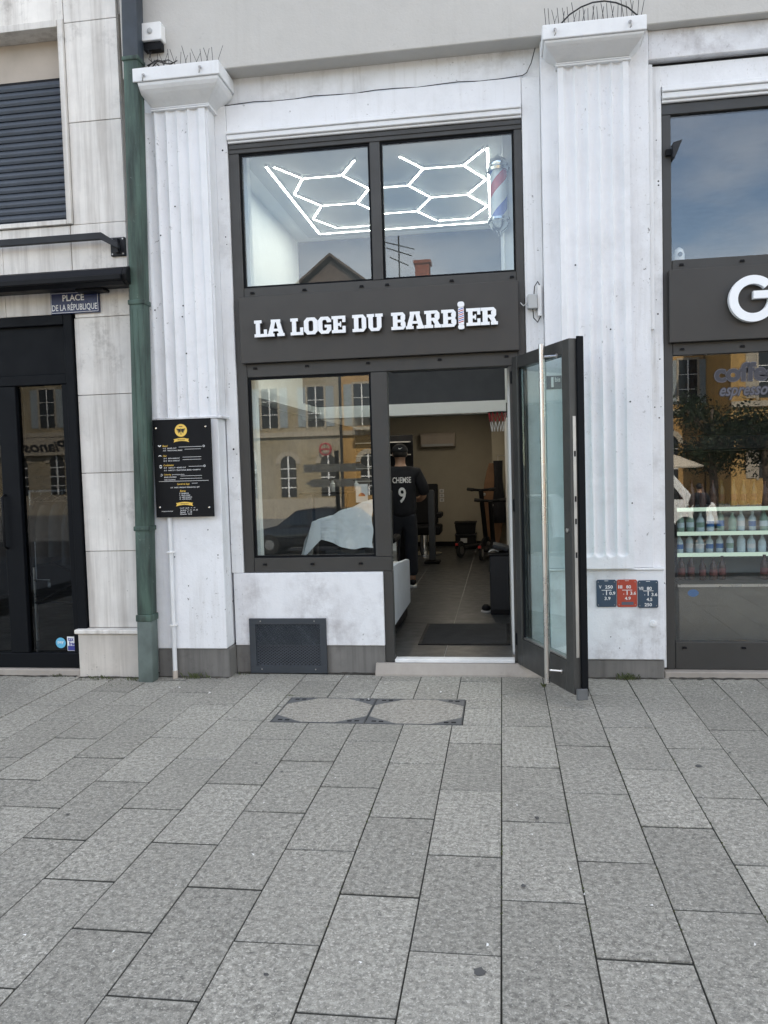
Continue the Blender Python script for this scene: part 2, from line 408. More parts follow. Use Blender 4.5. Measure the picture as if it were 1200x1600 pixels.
# ------------------------------------------------------------------ ground
g = MB()
prof = [(0.4, -.075), (-9, -.075), (-13, -.45), (-16, -.9), (-40, -1.0), (-160, -1.0), (-700, -1.0)]
g.add([(x, y, z) for y, z in prof for x in (-700, 700)], [(2*i+1, 2*i, 2*i+2, 2*i+3) for i in range(len(prof)-1)])
struct(obj('ground', g, 'ground_far'))
rd = MB().add([(x, y, -1.0+.004+(.1*(y+40)/24 if y > -40 else 0)) for y in (-17, -23) for x in (-120, 120)], [(1, 0, 2, 3)])
struct(obj('road', rd, 'asphalt'))
pav = struct(obj('pavement', B(-6.4, 4.6, -5.4, .30, -.072, -.0045), 'joint'))
SWD, SLN = .2925, .647
manh = (-1.45, -.265, -1.165, -.64)
def slab(x0, x1, y0, y1):
    j = .0030; jy = .0064; t = random.uniform(-.0018, .0018); tx = random.uniform(-.0012, .0012); ty = random.uniform(-.0012, .0012)
    mb = B(x0+j, x1-j, y0+jy, y1-jy, -.035, 0)
    cx, cy = (x0+x1)/2, (y0+y1)/2
    mb.v = [(x, y, z+(t+tx*(x-cx)/.15+ty*(y-cy)/.3 if z > -.02 else 0)) for x, y, z in mb.v]
    obj('paving_slab', mb, 'granite', pav, bevel=.0012)
for k in range(-19, 14):
    x0 = -.033+k*SWD; x1 = x0+SWD
    off = -.835 if k % 2 == 1 else -.51
    if k < -6: off -= .012*(-6-k)
    ys = [off-n*SLN+random.uniform(-.012, .012) for n in range(-2, 7)]
    ys = [min(ys[0], -.0)]+ys if False else ys
    cuts = sorted([y for y in ys if -4.9 < y < -.12]+[-4.95, .02 if -.95 < x0 < .1 else -.02])
    for a, bb in zip(cuts, cuts[1:]):
        # keep the access cover free
        if x1 > manh[0]+.02 and x0 < manh[1]-.02:
            if bb <= manh[2] or a >= manh[3]: slab(x0, x1, a, bb)
            else:
                if bb > manh[3]+.05: slab(x0, x1, manh[3], bb)
                if a < manh[2]-.05: slab(x0, x1, a, manh[2])
                if x0 < manh[0]-.03: slab(x0, manh[0], max(a, manh[2]), min(bb, manh[3]))
                if x1 > manh[1]+.03: slab(manh[1], x1, max(a, manh[2]), min(bb, manh[3]))
        else: slab(x0, x1, a, bb)

# double access cover: two stone-filled trays with metal corners
ac_ = thing('access_cover', 'pair of stone filled access covers with metal corners in the paving', 'cover', (-.86, -.9, 0))
for (a, bb) in ((manh[0]+.004, -.862), (-.856, manh[1]-.004)):
    y0, y1 = manh[2]+.004, manh[3]-.004
    fr = MB()
    for q in ((a, bb, y0, y0+.004), (a, bb, y1-.004, y1), (a, a+.004, y0+.004, y1-.004), (bb-.004, bb, y0+.004, y1-.004)): fr.box(*q, -.034, .0015)
    obj('tray_rim', fr, 'zinc', ac_)
    a2, b2, c2, d2 = a+.006, bb-.006, y0+.007, y1-.007; cx_, cy_ = .185, .135
    P = [(a2+cx_, c2), (b2-cx_, c2), (b2, c2+cy_), (b2, d2-cy_), (b2-cx_, d2), (a2+cx_, d2), (a2, d2-cy_), (a2, c2+cy_)]
    obj('stone_fill', MB().add([(x, y, -.034) for x, y in P]+[(x, y, .0005) for x, y in P], [tuple(range(8, 16)), tuple(range(7, -1, -1))]+[(i, (i+1) % 8, (i+1) % 8+8, i+8) for i in range(8)]), 'granite_cover', ac_)
    for sx, ex in ((a2, 1), (b2, -1)):
        for sy, ey in ((c2, 1), (d2, -1)):
            T = [(sx, sy), (sx+ex*(cx_-.006), sy), (sx, sy+ey*(cy_-.005))]
            if ex*ey < 0: T = T[::-1]
            co = obj('corner_plate', MB().add([(x, y, -.034) for x, y in T]+[(x, y, .001) for x, y in T], [(3, 4, 5), (2, 1, 0), (0, 1, 4, 3), (1, 2, 5, 4), (2, 0, 3, 5)]), 'zinc', ac_)
            h = MB()
            for u, v in ((.03, .022), (.075, .018)): h.box(min(sx+ex*u, sx+ex*(u+.028)), max(sx+ex*u, sx+ex*(u+.028)), min(sy+ey*v, sy+ey*(v+.022)), max(sy+ey*v, sy+ey*(v+.022)), .0012, .0022)
            obj('lift_slot', h, 'black_matte', co)
# little drain at the right edge of the paving
dr = thing('drain_cover', 'small dark drain cover set in the paving below the right shop', 'drain cover', (1.78, -.86, 0))
obj('rim', B(1.66, 1.96, -.93, -.80, -.01, .003), 'zinc', dr)
for i in range(5): obj('slot', B(1.70+i*.05, 1.73+i*.05, -.915, -.815, .0032, .0042), 'black_matte', dr)
# gum spots, litter, weeds
gm = MB()
for (x, y, r) in [(-.10, -3.52, .020), (.045, -3.0, .012), (.12, -2.42, .013), (-1.15, -1.97, .009), (-1.32, -1.86, .010), (.95, -1.75, .02), (-2.0, -2.55, .009), (-.75, -3.6, .010), (1.15, -1.55, .010), (-.34, -2.6, .006), (-1.7, -1.1, .008)]:
    n = 10; gm.add([(x+r*random.uniform(.6, 1.2)*math.cos(2*PI*k/n), y+r*random.uniform(.6, 1.2)*math.sin(2*PI*k/n), .0042) for k in range(n)], [tuple(range(n))])
o = struct(obj('gum_spots', gm, 'gum'), 'stuff'); tag(o, 'dark gum spots scattered over the granite paving', 'gum spots')
lt = MB()
for i in range(70):
    x, y = random.uniform(-2.8, 1.8), random.uniform(-.1, -3.6) if i > 30 else random.uniform(-.08, -.7)
    s = random.uniform(.002, .0045) if i > 5 else random.uniform(.005, .009); a = random.uniform(0, PI)
    c_, s_ = math.cos(a), math.sin(a)
    lt.add([(x+c_*u*s*1.6-s_*v*s*.8, y+s_*u*s*1.8+c_*v*s*.8, .004+.003*(u*v > 0)) for u, v in ((-1, -1), (1, -1), (1, 1), (-1, 1))], [(0, 1, 2, 3)])
o = struct(obj('litter', lt, 'litter'), 'stuff'); tag(o, 'tiny pale scraps of litter strewn on the granite paving', 'litter')
wd = MB()
def tuft(x, y, n, h, sp):
    for i in range(n):
        a = random.uniform(0, 2*PI); l = h*random.uniform(.4, 1); px, py = x+random.gauss(0, sp), y+random.gauss(0, sp*.35)
        dx, dy = math.cos(a)*l*.7, math.sin(a)*l*.7; w = .0022
        wd.add([(px-w, py, -.002), (px+w, py, -.002), (px+dx*.5+w*.7, py+dy*.5, l*.75), (px+dx, py+dy, l)], [(0, 1, 2), (0, 2, 3)])
for t in [(-2.32, -.17, 60, .05, .04), (-2.75, -.24, 50, .03, .07), (-3.05, -.22, 45, .03, .07), (-3.42, -.16, 35, .03, .05), (-2.9, -.4, 25, .012, .1), (.86, -.09, 70, .05, .035), (.50, -.12, 40, .055, .014), (-2.02, -.05, 25, .02, .05), (-1.46, -.60, 20, .012, .03), (.26, -.30, 20, .03, .006)]: tuft(*t)
for i in range(160): tuft(.26+.2925*random.choice((0, 1, 2, -1, -3)), random.uniform(-.3, -3.4), 2, .006, .002)
o = struct(obj('weeds', wd, 'weed'), 'stuff'); tag(o, 'small green weeds growing along the wall base and paving joints', 'weeds')

# ------------------------------------------------------------------ white building (facade plane Y = 0)
wb = thing('white_building', 'white painted old building with two fluted pilasters around the barber shop', 'building', (-.8, 0, 0))
obj('window_apron', B(-2.05, -.892, 0, .28, .215, .77), 'white_dirty', wb, bevel=.004)
obj('plinth', B(-2.05, -.894, .012, .28, -.07, .213), 'concrete_dark', wb)
obj('jamb_left', B(-2.06, -1.968, 0, .28, .772, 4.25), 'white_jamb', wb, bevel=.004)
obj('jamb_right', B(.19, .318, .004, .28, .0, 4.25), 'white_jamb', wb, bevel=.004)
obj('lintel', B(-1.966, .188, 0, .28, 4.07, 4.25), 'white', wb, bevel=.003)
obj('frieze', B(-2.06, .318, .035, .28, 4.252, 4.60), 'white_jamb', wb)
obj('upper_wall', B(-2.70, 9.0, -.13, .30, 4.452, 14.0), 'render_wall', wb, bevel=.006)
mo = MB()
for z0, z1, y in ((3.975, 3.992, -.004), (3.994, 4.030, -.022), (4.032, 4.046, -.034), (4.048, 4.066, -.018)): mo.box(-1.962, .186, y, .02, z0, z1)
obj('window_moulding', mo, 'white_smooth', wb, bevel=.004)
def fluted(name, x0, x1, y, yb, z0, z1, nf, mg, zend, ztop, dep, mat, parent, seed=0):
    """shaft face with shallow flutes cut in as geometry"""
    rnd = random.Random(seed); nu = nf*10+12; nv = 90
    W_ = (x1-x0-2*mg)/nf; hw = W_*.44; wv = [rnd.uniform(-.002, .002) for _ in range(nf)]
    zs = [z0+(zend+.06-z0)*i/24 for i in range(24)]+[zend+.06+(z1-zend-.06)*i/(nv-24) for i in range(nv-23)]
    mb = MB(); vs = []
    for z in zs:
        for i in range(nu+1):
            x = x0+(x1-x0)*i/nu; d = 0
            for k in range(nf):
                xc = x0+mg+W_*(k+.5)+wv[k]*math.sin(z*2+k); dx = abs(x-xc)
                dz = max(0, zend+hw-z, z-(ztop-hw)); rr = math.hypot(dx, dz)/hw
                if rr < 1: d = max(d, dep*math.sqrt(1-rr*rr)*(.85+.15*math.sin(z*1.7+k*2.1)))
            d += .0011*math.sin(x*61+z*13)*math.sin(z*7.3+x*9)
            vs.append((x, y+d, z))
    n = nu+1; fs = [(j*n+i, j*n+i+1, (j+1)*n+i+1, (j+1)*n+i) for j in range(len(zs)-1) for i in range(nu)]
    mb.add(vs, fs)
    m_ = len(zs)-1
    for i0 in (0, nu):
        b0 = len(mb.v); mb.v += [(vs[j*n+i0][0], yb, zs[j]) for j in range(m_+1)]
        for j in range(m_):
            q = (j*n+i0, (j+1)*n+i0, b0+j+1, b0+j); mb.f.append(q if i0 == 0 else q[::-1])
    return obj(name, mb, mat, parent, smooth=math.radians(50))
def capital(parent, x0, x1, xs0, xs1, yf, ys, zt, zm, zb, yb):
    """abacus slab over an inverted taper that narrows to the shaft"""
    mb = MB()
    def ring(a, bb, yy, z): return [(a, yy, z), (bb, yy, z), (bb, yb, z), (a, yb, z)]
    lev = [(xs0, xs1, ys, zb)]
    for i in range(1, 7):
        t = i/6; k = math.sin(t*PI/2)**1.15
        lev.append((xs0+(x0+.012-xs0)*k, xs1+(x1-.012-xs1)*k, ys+(yf+.012-ys)*k, zb+(zm-zb)*t))
    vs = []; fs = []
    for l in lev: vs += ring(*l)
    for i in range(6):
        for k in range(4): fs.append((i*4+k, i*4+(k+1) % 4, i*4+4+(k+1) % 4, i*4+4+k))
    fs += [(3, 2, 1, 0), (24, 25, 26, 27)]
    mb.add(vs, fs)
    c = obj('capital', mb, 'white_smooth', parent, bevel=.003)
    obj('abacus', B(x0, x1, yf, yb, zm+.002, zt), 'white_smooth', c, bevel=.006, seg=2)
    nk = MB()
    for z0, z1, e in ((zb-.012, zb-.002, .006), (zb-.028, zb-.016, .010)): nk.box(xs0-e, xs1+e, ys-e, yb, z0, z1)
    obj('neck_ring', nk, 'white_smooth', c, bevel=.002)
    return c
# left pilaster
lp = obj('pilaster', B(-2.60, -2.06, -.13, .28, 1.966, 4.19), 'white', wb)
fluted('fluted_face', -2.585, -2.075, -.152, -.128, 1.967, 4.19, 5, .045, 1.55, 4.35, .020, 'white', lp, 1)
obj('ledge', B(-2.62, -2.03, -.165, .02, 1.945, 1.964), 'white_dirty', lp, bevel=.004)
obj('pedestal', B(-2.615, -2.068, -.152, .28, .222, 1.943), 'white', lp, bevel=.004)
obj('base', B(-2.62, -2.055, -.14, .28, -.07, .220), 'concrete_dark', lp, bevel=.006)
capital(lp, -2.548, -1.905, -2.475, -2.045, -.30, -.155, 4.435, 4.338, 4.215, .03)
obj('wall_strip', B(-2.60, -2.062, -.02, .28, 4.192, 4.45), 'white', lp)
# right pilaster
rp = obj('pilaster', B(.32, 1.04, -.065, .28, .792, 4.45), 'white', wb, bevel=.004)
fluted('fluted_face', .432, .90, -.125, -.063, .793, 4.238, 5, .035, .875, 4.35, .026, 'white', rp, 2)
obj('ledge', B(.318, 1.112, -.085, .0, .775, .790), 'white_smooth', rp, bevel=.003)
obj('pedestal', B(.322, 1.108, -.072, .28, .137, .773), 'white_dirty', rp, bevel=.004)
obj('base', B(.30, 1.108, -.06, .28, -.07, .135), 'concrete_dark', rp, bevel=.01)
capital(rp, .325, .992, .428, .904, -.30, -.128, 4.435, 4.338, 4.262, -.0)
obj('cover_strip', B(1.044, 1.070, -.035, .0, 2.45, 4.235), 'white_smooth', rp, bevel=.003)
obj('jamb', B(1.042, 1.134, .002, .28, .062, 4.235), 'white_jamb', rp, bevel=.004)
rb_ = obj('lintel_right', B(1.044, 9.0, .004, .28, 4.094, 4.232), 'white', wb)
obj('frieze', B(1.044, 9.0, -.045, .28, 4.262, 4.45), 'white_dirty', rb_, bevel=.004)
mo = MB()
for z0, z1, y in ((3.985, 4.004, -.004), (4.006, 4.046, -.022), (4.048, 4.064, -.036), (4.066, 4.092, -.016)): mo.box(1.138, 9.0, y, .02, z0, z1)
obj('window_moulding', mo, 'white_smooth', rb_, bevel=.004)
obj('gap', B(1.044, 9.0, .03, .25, 4.233, 4.261), 'black_matte', rb_)
obj('wall_behind', B(-2.70, -2.63, .0, .28, .0, 4.45), 'white', wb)
obj('far_pier', B(4.2, 9.0, -.05, .28, -.07, 3.98), 'white', wb)
sh = MB().box(-2.70, 9.0, 11.0, 11.3, -.1, 14).box(-2.72, -2.60, .32, 11, -.1, 14).box(8.9, 9.0, .3, 11, -.1, 14)
obj('shell', sh, 'render_wall', wb); obj('roof', B(-2.8, 9.2, -.5, 11.6, 14.0, 14.3), 'roof_tile', wb)  # unseen back, sides and roof, added to block the sun
# door sill stone and sill
obj('door_step', MB().prism_axis([(-.058, -.07), (.30, -.07), (.30, .085), (-.006, .085), (-.052, .012)], -.965, .32, 'x'), 'step_stone', wb, bevel=.006)
obj('right_step', B(1.112, 5.0, -.05, .28, -.07, .045), 'step_stone', wb, bevel=.005)

def hole(x, z, y, par, rr=.006): obj('anchor_hole', MB().lathe([(rr, 0), (rr*.7, .0012)], (x, y, z), 9, 'y'), 'black_matte', par)
for x, z in ((-2.30, 2.78), (-2.52, 2.76), (-2.29, 2.43), (-2.31, 2.70), (-2.33, 3.50), (-2.45, 3.30), (-2.14, 2.10)): hole(x, z, -.1515, lp)
for x, z in ((-2.45, .92), (-2.11, .93), (-2.35, .70), (-2.18, 1.12)): hole(x, z, -.1525, lp, .005)
for x, z in ((.885, 1.95), (.89, 1.25), (.76, 2.45), (.53, 2.9)): hole(x, z, -.1255, rp)
for x, z in ((.74, .30), (.96, .52), (.80, .22)): hole(x, z, -.0725, rp, .004)
for k in range(9): hole(-2.005+random.uniform(-.025, .025), random.uniform(1.4, 4.0), -.0006, wb, random.uniform(.003, .008))
for k in range(9): hole(1.09+random.uniform(-.025, .025), random.uniform(1.4, 4.0), .0012, rp, random.uniform(.003, .008))
ds = MB(); pts = []
for (xa, xb, yy) in ((-3.25, -2.74, -.168), (-2.62, -2.06, -.143), (-2.04, -.95, .008), (.32, 1.1, -.064), (1.14, 3.0, -.054), (-5.0, -3.28, -.154)):
    n = int((xb-xa)/.03); vs = []
    for i in range(n+1):
        x = xa+(xb-xa)*i/n; vs += [(x, yy-.006-random.random()**2*.035, .0030), (x, yy+.004, .0035+random.random()*.006)]
    ds.add(vs, [(2*i, 2*i+2, 2*i+3, 2*i+1) for i in range(n)])
o = struct(obj('soil', ds, 'soil'), 'stuff'); tag(o, 'thin line of dark soil gathered along the foot of the walls', 'soil')
# hooks and spikes on the capitals
def hook(x, z, lab):
    t = thing('wall_hook', lab, 'hook', (x, -.315, z))
    obj('plate', MB().lathe([(.012, 0), (.012, .004)], (x, -.31, z+.02), 10, 'y'), 'worn_steel', t)
    obj('bent_rod', MB().tube([(x, -.312, z+.02), (x, -.33, z+.018), (x+.004, -.338, z), (x+.002, -.33, z-.018), (x-.004, -.322, z-.022)], .004, 6), 'worn_steel', t, smooth=True)
for x, z, l in ((-2.46, 4.355, 'small bent metal hook on the left end of the left capital'), (-2.04, 4.37, 'small bent metal hook on the right end of the left capital'),
                (.405, 4.37, 'small bent metal hook on the left end of the right capital'), (.885, 4.37, 'small bent metal hook on the right end of the right capital')): hook(x, z, l)
def spikes(x0, x1, z, n, lab):
    t = thing('bird_spikes', lab, 'bird spikes', ((x0+x1)/2, -.2, z), 'bird spikes on the capitals')
    obj('strip', B(x0, x1, -.24, -.215, z, z+.006), 'grey_plastic', t)
    for i in range(n):
        x = x0+(x1-x0)*(i+.5)/n; a = (-.05, 0, .05)[i % 3]
        obj('spike', MB().tube([(x, -.228, z+.005), (x+a*.5+random.uniform(-.012, .012), -.228+a*.8, z+random.uniform(.10, .15))], .0019, 4), 'dark_grey', t)
spikes(-2.42, -1.93, 4.436, 18, 'row of thin metal bird spikes on the left capital')
spikes(.345, .975, 4.436, 30, 'row of thin metal bird spikes on the right capital')
tag(obj('cable', MB().tube([(.43, -.25, 4.437)]+[(.43+.5*t, -.26, 4.437+.115*math.sin(PI*t)**.8+.03*t) for t in (.15, .3, .45, .6, .75, .9)]+[(.955, -.255, 4.44)], .005, 6), 'cable', smooth=True), 'black cable bowing over the top of the right capital', 'cable')
tag(obj('cable', MB().tube([(-2.45+.06*math.sin(k*1.3)+.012*k, -.24+.01*math.cos(k*2.1), 4.445+.06*abs(math.sin(k*.9))) for k in range(16)], .004, 6), 'cable', smooth=True), 'loose coil of dark cable lying on the left capital', 'cable')
cb = [(-1.98, .02, 4.26)]+[(-1.9+2.1*i/14, .022, 4.264+.006*math.sin(i*1.9)) for i in range(15)]+[(.23, .02, 4.285), (.262, .0, 4.34), (.29, -.02, 4.43)]
tag(obj('cable', MB().tube(cb, .0035, 5), 'cable', smooth=True), 'thin cable running along the frieze above the barber shop window', 'cable')
tag(obj('cable', MB().tube([(-2.60, -.165, 4.1), (-2.612, -.168, 3.2), (-2.606, -.168, 2.2), (-2.625, -.17, 2.0), (-2.612, -.168, 1.2), (-2.627, -.16, .3)], .004, 5), 'cable_white', smooth=True), 'thin white cable running down beside the green downpipe', 'cable')
# sensor box over the left capital
t = thing('sensor_box', 'white square sensor box on the wall above the left capital', 'sensor', (-2.43, -.15, 4.66))
obj('housing', MB().prism(rrect(-2.508, -2.355, 4.665, 4.79, .012), -.21, -.13), 'white_plastic', t, bevel=.004)
obj('lens', MB().lathe([(.018, 0), (.020, .006), (.012, .010)], (-2.44, -.21, 4.73), 16, 'y'), 'grey_plastic', t)
obj('bracket', B(-2.50, -2.37, -.19, -.131, 4.61, 4.663), 'black', t)
obj('wire', MB().tube([(-2.45, -.17, 4.61), (-2.47, -.18, 4.55), (-2.42, -.2, 4.50), (-2.40, -.2, 4.46), (-2.47, -.22, 4.445)], .003, 5), 'cable', t)
# junction box with wires right of the sign
t = thing('junction_box', 'grey junction box with black wire loops right of the sign', 'junction box', (.24, 0, 2.68))
obj('box', B(.205, .272, -.055, .003, 2.635, 2.735), 'grey_plastic', t, bevel=.005)
obj('trunking', B(.274, .304, -.028, .003, 2.585, 2.80), 'white_plastic', t, bevel=.003)
obj('wire', MB().tube([(.25, -.02, 2.735), (.255, -.04, 2.79), (.278, -.03, 2.825), (.292, -.015, 2.80)], .004, 6), 'cable', t, smooth=True)
obj('wire', MB().tube([(.24, -.02, 2.634), (.245, -.04, 2.57), (.272, -.035, 2.54), (.295, -.015, 2.585)], .004, 6), 'cable', t, smooth=True)
obj('wire', MB().tube([(.206, -.03, 2.68), (.175, -.035, 2.66), (.155, -.02, 2.685)], .004, 6), 'cable_white', t, smooth=True)

# ventilation grille in the plinth
t = thing('vent_grille', 'dark blue grey metal vent grille low in the white wall', 'grille', (-1.635, 0, .02))
fr = MB()
x0, x1, z0, z1 = -1.935, -1.335, .005, .424
for q in ((x0, x1, z0, z0+.058), (x0, x1, z1-.045, z1), (x0, x0+.05, z0+.058, z1-.045), (x1-.05, x1, z0+.058, z1-.045)): fr.box(q[0], q[1], -.018, .004, q[2], q[3])
obj('frame', fr, 'slate_grey', t, bevel=.0015)
obj('backing', B(x0+.045, x1-.045, .0, .006, z0+.05, z1-.04), 'black_matte', t)
ms = MB(); nx, nz = 34, 30; gx0, gx1, gz0, gz1 = x0+.05, x1-.05, z0+.058, z1-.045
dx, dz = (gx1-gx0)/nx, (gz1-gz0)/nz; w = .0024
for j in range(nz):
    for i in range(nx):
        for s in (0, 1):
            a = (gx0+i*dx, gz0+(j+((i+j) % 2 if False else 0))*dz)
            xa, xb = gx0+i*dx, gx0+(i+1)*dx; za, zb = gz0+j*dz, gz0+(j+1)*dz
            if (i+j) % 2 == 0: p, q = (xa, za), (xb, zb)
            else: p, q = (xa, zb), (xb, za)
        ms.add([(p[0], -.012, p[1]-w), (q[0], -.012, q[1]-w), (q[0], -.010, q[1]+w), (p[0], -.010, p[1]+w)], [(0, 1, 2, 3)])
o = obj('mesh', ms, 'slate_grey', t); o['kind'] = 'stuff'
for x in (x0+.09, x1-.09):
    for z in (z1-.02, z0+.03): obj('screw', MB().lathe([(.006, 0), (.004, .003)], (x, -.018, z), 8, 'y'), 'worn_steel', t)

# ------------------------------------------------------------------ barber shop front
sf = group_part('shop_front', (-.9, .03, .1), wb, 'dark grey aluminium barber shop front with large panes')
FY0, FY1 = .018, .085
def bar(name, x0, x1, z0, z1, y0=FY0, y1=FY1, par=sf, mat='frame'): return obj(name, B(x0, x1, y0, y1, z0, z1), mat, par, bevel=.003)
bar('head_rail', -1.965, .187, 3.905, 3.983)
hd = bar('head_lip', -1.962, .184, 3.935, 3.968, .010, .0178)
bar('jamb_post', -1.965, -1.887, .775, 3.903); bar('jamb_post', .132, .187, .10, 3.903)
bar('mullion', -.903, -.828, 2.918, 3.903)
bar('transom', -1.885, .130, 2.848, 2.916); bar('transom', -1.885, .130, 2.252, 2.352)
bar('transom_backing', -1.885, .130, 2.354, 2.846, .03)
bar('mullion', -.944, -.822, .885, 2.250); bar('door_post', -.892, -.822, .088, .773); bar('sill_rail', -1.885, -.824, .775, .883)
bar('hinge_post', .068, .130, .088, 2.250)
for (a, bb, c_, d_) in ((-1.885, -.905, 2.918, 3.903), (-.826, .130, 2.918, 3.903), (-1.885, -.946, .885, 2.250)):
    for q in ((a, bb, c_, c_+.014), (a, bb, d_-.014, d_), (a, a+.014, c_+.014, d_-.014), (bb-.014, bb, c_+.014, d_-.014)): obj('glazing_bead', B(q[0], q[1], .034, .07, q[2], q[3]), 'black_frame', sf)
for k, (a, bb, c_, d_, tl) in enumerate(((-1.873, -.917, 2.93, 3.891, .0), (-.814, .118, 2.93, 3.891, .0), (-1.873, -.958, .897, 2.238, .35))):
    mb = B(a, bb, .044, .056, c_, d_); R_ = Matrix.Translation((0, .05, c_)) @ Matrix.Rotation(math.radians(-tl), 4, 'X') @ Matrix.Translation((0, -.05, -c_))
    obj('pane', mb.xf(R_), 'glass', sf)
def cap(x, z, par=sf, y=FY0):
    obj('drain_cap', MB().prism([(x-.016, z-.008), (x+.016, z-.008), (x+.012, z+.007), (x-.012, z+.007)], y-.010, y), 'black', par)
for x in (-1.82, -1.42, -.99, -.80, -.33, .10): cap(x, 2.878)
for x in (-1.82, -1.42, -.96, -.43, .05): cap(x, 2.318)
for x in (-1.80, -1.43, -1.06): cap(x, .835)
obj('threshold', B(-.82, .066, .0, .09, .087, .112), 'enamel_white', sf, bevel=.003)

# the sign
def R4(a, b_, c, d): return [(a, b_), (c, b_), (c, d), (a, d)]
_ring = []
_oo = [(.22, 0), (.78, 0), (1, .20), (1, .80), (.78, 1), (.22, 1), (0, .80), (0, .20)]; _ii = [(.40, .19), (.60, .19), (.67, .27), (.67, .73), (.60, .81), (.40, .81), (.33, .73), (.33, .27)]
for _k in range(8): _ring.append([_oo[_k], _oo[(_k+1) % 8], _ii[(_k+1) % 8], _ii[_k]])
_Bt = [R4(0, .82, .74, 1), R4(.12, .18, .44, .82), [(.74, .82), (.66, .76), (.98, .76), (.98, .84), (.82, 1), (.74, 1)], R4(.66, .62, .98, .76)]
GLYPH = {      # block slab letters, height 1, as touching pieces
 'L': (.98, [R4(0, .82, .58, 1), R4(.12, .18, .44, .82), R4(0, 0, .98, .18), R4(.74, .18, .98, .44)]),
 'A': (1.15, [R4(0, 0, .48, .17), R4(.67, 0, 1.15, .17), R4(.26, .84, .89, 1), [(.07, .17), (.38, .17), (.545, .84), (.28, .84)], [(.77, .17), (1.08, .17), (.87, .84), (.605, .84)], [(.412, .30), (.738, .30), (.70, .45), (.449, .45)]]),
 'O': (1.0, _ring),
 'G': (1.0, [_ring[0], _ring[1], _ring[3], _ring[4], _ring[5], _ring[6], _ring[7], R4(.67, .27, 1, .36), [(.67, .27), (1, .20), (1, .27)], R4(.50, .36, 1, .52), R4(.67, .66, 1, .73), [(.67, .73), (1, .73), (1, .80)]]),
 'E': (.98, [R4(0, .82, .98, 1), R4(.12, .18, .44, .82), R4(0, 0, .98, .18), R4(.76, .62, .98, .82), R4(.76, .18, .98, .40), R4(.44, .42, .68, .58), R4(.58, .34, .68, .42), R4(.58, .58, .68, .66)]),
 'D': (1.0, [R4(0, .82, .72, 1), R4(0, 0, .72, .18), R4(.12, .18, .44, .82), R4(.68, .24, 1, .76), [(.72, .82), (.68, .76), (1, .76), (1, .79), (.79, 1), (.72, 1)], [(.72, .18), (.72, 0), (.79, 0), (1, .21), (1, .24), (.68, .24)]]),
 'U': (1.12, [R4(0, .82, .52, 1), R4(.60, .82, 1.12, 1), R4(.10, .22, .42, .82), R4(.70, .22, 1.02, .82), [(.10, .22), (.28, 0), (.84, 0), (1.02, .22), (.70, .22), (.66, .18), (.46, .18), (.42, .22)]]),
 'B': (1.0, _Bt+[R4(0, 0, .76, .18), R4(.44, .42, .70, .58), [(.70, .58), (.66, .62), (.98, .62), (.92, .50), (1.0, .38), (.66, .38), (.70, .42)], R4(.66, .24, 1, .38), [(.76, .18), (.76, 0), (.84, 0), (1, .17), (1, .24), (.66, .24)]]),
 'R': (1.08, _Bt+[R4(0, 0, .56, .18), R4(.44, .42, .70, .58), [(.70, .58), (.66, .62), (.98, .62), (.98, .54), (.86, .42), (.70, .42)], [(.52, .42), (.86, .42), (.99, .18), (.68, .18)], R4(.64, 0, 1.08, .18)]),
}
def block_letter(ch, x0, x1, z0, z1, yf, yb):
    wd_, pcs = GLYPH[ch]; f, s_ = MB(), MB()
    for pc_ in pcs:
        P = [(x0+p*(x1-x0)/wd_, z0+q*(z1-z0)) for p, q in pc_]
        f.prism(P, yf, yf+.004); s_.prism(P, yf+.0042, yb)
    return f, s_
sg = thing('shop_sign', 'grey sign panel reading LA LOGE DU BARBIER in white block letters', 'sign', (-.88, -.03, 2.35))
obj('panel', B(-1.912, .140, -.035, .016, 2.352, 2.842), 'sign_panel', sg, bevel=.003)
cx = lambda c: -1.785+(c-135)*(1.777/875)
zl0, zl1 = 2.532, 2.654
for ch, a, bb in (('L',135,182),('A',183,247),('L',270,317),('O',320,371),('G',372,420),('E',422,472),('D',497,547),('U',550,607),('B',637,688),('A',689,754),('R',755,814),('B',815,867),('E',902,951),('R',952,1011)):
    f, s = block_letter(ch, cx(a), cx(bb), zl0, zl1, -.085, -.052)
    L_ = obj('letter', f, 'letter_white', sg); L_['label'] = 'white block letter '+ch
    obj('letter_return', s, 'letter_side_shade', L_)
xm = cx(884); pr = .020                          # the letter I is a little barber pole
po = obj('letter', MB().prism(rrect(xm-pr, xm+pr, 2.545, 2.665, .006), -.085, -.052), 'letter_white', sg); po['label'] = 'letter I drawn as a small striped barber pole'
obj('pole_cap', MB().prism(rrect(xm-.024, xm+.024, 2.668, 2.705, .016), -.088, -.052), 'letter_white', po)
obj('pole_foot', MB().prism(rrect(xm-.022, xm+.022, 2.512, 2.543, .012), -.088, -.052), 'letter_white', po)
for i in range(4):
    z = 2.555+i*.026
    for dz_, mt in ((0, 'red'), (.013, 'blue')):
        obj('stripe', MB().add([(xm-pr*.9, -.0862, z+dz_), (xm+pr*.9, -.0862, z+dz_+.010), (xm+pr*.9, -.0862, z+dz_+.016), (xm-pr*.9, -.0862, z+dz_+.006)], [(0, 1, 2, 3)]), mt, po)

